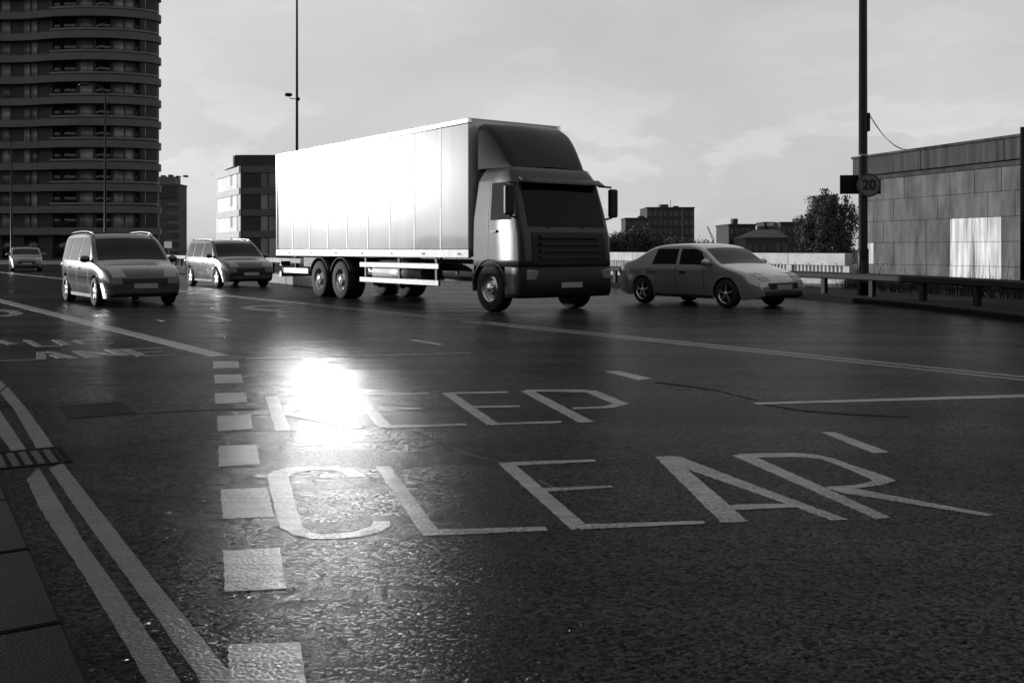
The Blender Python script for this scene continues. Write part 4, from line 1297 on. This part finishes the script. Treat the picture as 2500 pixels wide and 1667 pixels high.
for sg_ in (-1, 1):
    y0, y1 = (-hw - 0.025, -hw + 0.06) if sg_ < 0 else (hw - 0.06, hw + 0.025)
    MB().box(-BL - 0.02, 0.02, y0, y1, Z1_ - 0.128, Z1_).build('top_rail', 'chrome', truck, bevel=0.02)
    MB().box(-BL - 0.02, 0.02, y0, y1, Z0, Z0 + 0.197).build('bottom_rail', 'galvanised', truck, bevel=0.015)
    for xx in (-BL, -0.07):
        MB().box(xx - 0.01, xx + 0.08, y0 - 0.002 * sg_ * 0, y1, Z0 + 0.199, Z1_ - 0.13).build('corner_post', 'truck_white', truck, bevel=0.01)
    for i in range(7):
        MB().box(-BL + 0.9 + i * 1.5, -BL + 1.0 + i * 1.5, (y0 - 0.012) if sg_ < 0 else y1, y0 if sg_ < 0 else (y1 + 0.012), Z0 + 0.07, Z0 + 0.11).build('side_marker', 'lamp_glass', truck)
for i in range(1, npan):
    xx = -BL + i * BL / npan
    for sg_ in (-1, 1):
        y0, y1 = (-hw - 0.006, -hw - 0.0005) if sg_ < 0 else (hw + 0.0005, hw + 0.006)
        MB().box(xx - 0.022, xx + 0.022, y0, y1, Z0 + 0.2, Z1_ - 0.131).build('rivet_strip', 'galvanised', truck)
MB().box(-BL, 0, -hw + 0.065, hw - 0.065, Z1_ - 0.035, Z1_ - 0.01).build('roof', 'truck_white', truck)
for sg_ in (0, 1):
    y0 = -hw + 0.07 if sg_ == 0 else 0.01
    MB().box(-BL - 0.06, -BL - 0.022, y0, y0 + hw - 0.08, Z0 + 0.2, Z1_ - 0.14).build('rear_door', 'truck_white', truck, bevel=0.01)
    MB().box(-BL - 0.09, -BL - 0.065, (-0.12 if sg_ == 0 else 0.08), (-0.08 if sg_ == 0 else 0.12), Z0 + 0.25, Z1_ - 0.2).build('lock_rod', 'chrome', truck)
    m = MB(); yy = -hw + 0.12 if sg_ == 0 else hw - 0.42
    m.box(-BL - 0.05, -BL + 0.02, yy, yy + 0.30, 0.82, 0.96); m.build('tail_light', 'tail_glass', truck)
for sg_ in (-1, 1):
    MB().box(-BL + 0.2, 1.5, min(sg_ * 0.38, sg_ * 0.48), max(sg_ * 0.38, sg_ * 0.48), 0.80, 1.07).build('chassis_rail', 'chassis', truck)
    # side guards
    s0, s1 = sg_ * (hw - 0.10), sg_ * (hw - 0.04)
    for z in (0.48, 0.86):
        MB().box(-5.1, -1.3, min(s0, s1), max(s0, s1), z, z + 0.13).build('side_guard', 'galvanised', truck, bevel=0.01)
    for xx in (-4.9, -3.2, -1.5):
        MB().box(xx - 0.04, xx + 0.04, min(sg_ * (hw - 0.14), s0) , max(sg_ * (hw - 0.14), s0), 0.46, 1.12).build('guard_bracket', 'chassis', truck)
    MB().box(-9.9, -8.2, min(s0, s1), max(s0, s1), 0.62, 0.78).build('side_guard', 'galvanised', truck, bevel=0.01)
    # wheels
    wheel(truck, 0.72, sg_ * (hw - 0.18), sg_, 0.50, 0.30, truck=True)
    for xx in (-6.2, -7.5):
        wheel(truck, xx, sg_ * (hw - 0.30), sg_, 0.50, 0.52, truck=True)
    for xx in (-6.2, -7.5):
        rws = []
        for k in range(13):
            a = math.pi * (0.12 + 0.76 * k / 12)
            rws.append([(xx + 0.60 * math.cos(a), sg_ * (hw - 0.58), 0.5 + 0.58 * math.sin(a)), (xx + 0.60 * math.cos(a), sg_ * (hw - 0.03), 0.5 + 0.58 * math.sin(a))])
        m = MB(); m.grid(rws); mg = m.build('mudguard', 'chassis', truck, fix=False)
        so = mg.modifiers.new('t', 'SOLIDIFY'); so.thickness = 0.02
m = MB(); m.tube([(-4.6, 0, 0.74), (-2.2, 0, 0.74)], 0.30, 20); tk = m.build('fuel_tank', 'galvanised', truck); tk.location = (0, -hw + 0.42, 0)
m = MB(); m.tube([(-6.2, -hw + 0.3, 0.5), (-6.2, hw - 0.3, 0.5)], 0.09, 10); m.build('axle', 'chassis', truck)
m = MB(); m.tube([(-7.5, -hw + 0.3, 0.5), (-7.5, hw - 0.3, 0.5)], 0.09, 10); m.build('axle', 'chassis', truck)
MB().box(-BL - 0.04, -BL + 0.1, -hw + 0.1, hw - 0.1, 0.50, 0.66).build('underrun_bar', 'galvanised', truck, bevel=0.01)
# cab
CL = 1.86; cx0 = 0.14
def cab_profile(z):
    """x of the cab front at height z"""
    return float(np.interp(z, [0.35, 0.6, 1.1, 1.6, 2.2, 2.75, 3.02], [CL - 0.04, CL + 0.02, CL + 0.02, CL - 0.02, CL - 0.18, CL - 0.36, CL - 0.55]))
rows = []
zs = [0.95, 1.1, 1.35, 1.6, 1.9, 2.2, 2.5, 2.75, 2.92, 3.02]
def ring(z, x0, x1, w, rf=0.16):
    pts = [(x0, -w), (x1 - rf, -w)]
    for k in range(1, 6):
        a = math.pi / 2 * k / 5
        pts.append((x1 - rf + rf * math.sin(a), -w + rf * 1.6 * (1 - math.cos(a))))
    full = pts + [(x1 + 0.035, 0.0)] + [(p[0], -p[1]) for p in pts[::-1]]
    return [(p[0], p[1], z) for p in full]
cw_ = lambda z: float(np.interp(z, [0.3, 0.9, 1.8, 2.8, 3.02], [1.20, 1.24, 1.23, 1.16, 1.08]))
cabm = MB(); rr_ = [ring(z, cx0, cab_profile(z), cw_(z)) for z in zs]
cabm.grid(rr_, True, True)
cabm.add(rr_[-1], [tuple(range(len(rr_[-1])))]); cabm.add(rr_[0], [tuple(range(len(rr_[0]) - 1, -1, -1))])
cab = cabm.build('cab', 'truck_cab', truck)
# lower skirt in front of and behind the wheel, bumper
for sg_ in (-1, 1):
    y0, y1 = sorted((sg_ * 1.24, sg_ * 0.95))
    MB().box(1.27, 1.62, y0, y1, 0.36, 0.96).build('step', 'chassis', truck, bevel=0.03)
    MB().box(0.10, 0.16, y0, y1, 0.42, 0.96).build('mud_flap', 'chassis', truck)
    rws = []
    for k in range(15):
        a = math.pi * (0.03 + 0.94 * k / 14)
        rws.append([(0.72 + 0.58 * math.cos(a), sg_ * 0.92, 0.5 + 0.58 * math.sin(a)), (0.72 + 0.58 * math.cos(a), sg_ * 1.255, 0.5 + 0.58 * math.sin(a))])
    m = MB(); m.grid(rws); mg = m.build('mudguard', 'chassis', truck, fix=False)
    so = mg.modifiers.new('t', 'SOLIDIFY'); so.thickness = 0.03
    # door window
    rws = []
    for j in range(6):
        z = 1.92 + 0.78 * j / 5
        xf = cab_profile(z) - 0.27
        rws.append([(x, sg_ * (cw_(z) + 0.006), z) for x in np.linspace(0.75, xf, 8)])
    m = MB(); m.grid(rws); m.build('door_window', 'car_glass', truck, fix=False)
    for xx in (0.66, 1.60):
        rws = [[(xx - 0.007, sg_ * (cw_(z) + 0.004), z), (xx + 0.007, sg_ * (cw_(z) + 0.004), z)] for z in np.linspace(1.12, 2.7 if xx < 1 else 1.85, 8)]
        m = MB(); m.grid(rws); m.build('door_seam', 'trim', truck, fix=False)
    y0, y1 = sorted((sg_ * 1.235, sg_ * 1.265))
    MB().box(0.78, 0.98, y0, y1, 1.66, 1.71).build('door_handle', 'trim', truck)
    # mirrors on arms
    y0, y1 = sorted((sg_ * 1.30, sg_ * 1.52))
    MB().box(1.60, 1.72, y0, y1, 2.0, 2.62).build('mirror', 'truck_front_shade', truck, bevel=0.04)
    m = MB(); m.tube([(1.50, sg_ * 1.12, 2.68), (1.62, sg_ * 1.4, 2.66)], 0.022, 8); m.tube([(1.62, sg_ * 1.2, 1.95), (1.64, sg_ * 1.4, 2.0)], 0.022, 8); m.build('mirror_arm', 'trim', truck)
    # headlights
    y0, y1 = sorted((sg_ * 0.72, sg_ * 1.12))
    MB().box(CL - 0.08, CL + 0.055, y0, y1, 0.68, 0.90).build('headlight', 'lamp_glass', truck, bevel=0.03)
bump = MB(); rr_ = [ring(z, 1.30, CL + d, 1.25, 0.2) for z, d in ((0.32, 0.0), (0.42, 0.06), (0.93, 0.05), (0.948, 0.03))]
bump.grid(rr_, True, True); bump.add(rr_[-1], [tuple(range(len(rr_[-1])))]); bump.add(rr_[0], [tuple(range(len(rr_[0]) - 1, -1, -1))])
bump.build('bumper', 'truck_front_shade', truck)
def front_patch(z0, z1, w, off, name, mat, n=10):
    rws = []
    for j in range(7):
        z = z0 + (z1 - z0) * j / 6
        rws.append([(cab_profile(z) + off + 0.035 * (1 - abs(y / 1.1)), y, z) for y in np.linspace(-w, w, n)])
    m = MB(); m.grid(rws); return m.build(name, mat, truck, fix=False)
front_patch(1.78, 2.68, 1.02, 0.012, 'windscreen', 'car_glass')
front_patch(1.0, 1.66, 0.98, 0.012, 'grille_panel', 'truck_front_shade')
for z in (1.12, 1.26, 1.40, 1.54):
    MB().box(CL - 0.02, CL + 0.085, -0.80, 0.80, z, z + 0.05).build('grille_bar', 'trim', truck)
MB().box(CL + 0.0, CL + 0.10, -0.28, 0.28, 0.52, 0.63).build('number_plate', 'plate', truck)
m = MB(); rws = [[(cab_profile(2.74) + 0.05 + 0.20 * t, y, 2.78 - 0.12 * t) for y in np.linspace(-1.08, 1.08, 8)] for t in (0, 0.5, 1)]
m.grid(rws); vz = m.build('sun_visor', 'trim', truck, fix=False); so = vz.modifiers.new('t', 'SOLIDIFY'); so.thickness = 0.02
for y in (-0.55, 0.35):
    m = MB(); m.tube([(cab_profile(1.75) + 0.07, y, 1.76), (cab_profile(1.95) + 0.06, y + 0.55, 1.98)], 0.012, 6); m.build('wiper', 'trim', truck)
# roof deflector: rises from the cab roof to the top of the box
rows = []
for t in np.linspace(0, 1, 12):
    x = CL - 0.62 - (CL - 0.62 - 0.20) * t
    z = 3.03 + 0.98 * math.sin(t * math.pi / 2) ** 0.85
    w = 0.98 + 0.20 * t
    r_ = 0.16
    rows.append([(x, -w, 3.025), (x, -w, max(z - r_, 3.026)), (x, -w + r_ * 0.35, max(z - r_ * 0.35, 3.027)), (x, -w + r_, max(z, 3.028)), (x, 0, max(z, 3.028) + 0.03), (x, w - r_, max(z, 3.028)), (x, w - r_ * 0.35, max(z - r_ * 0.35, 3.027)), (x, w, max(z - r_, 3.026)), (x, w, 3.025)])
m = MB(); m.grid(rows); m.add(rows[-1], [tuple(range(9))]); m.build('roof_deflector', 'truck_front_shade', truck, fix=False)
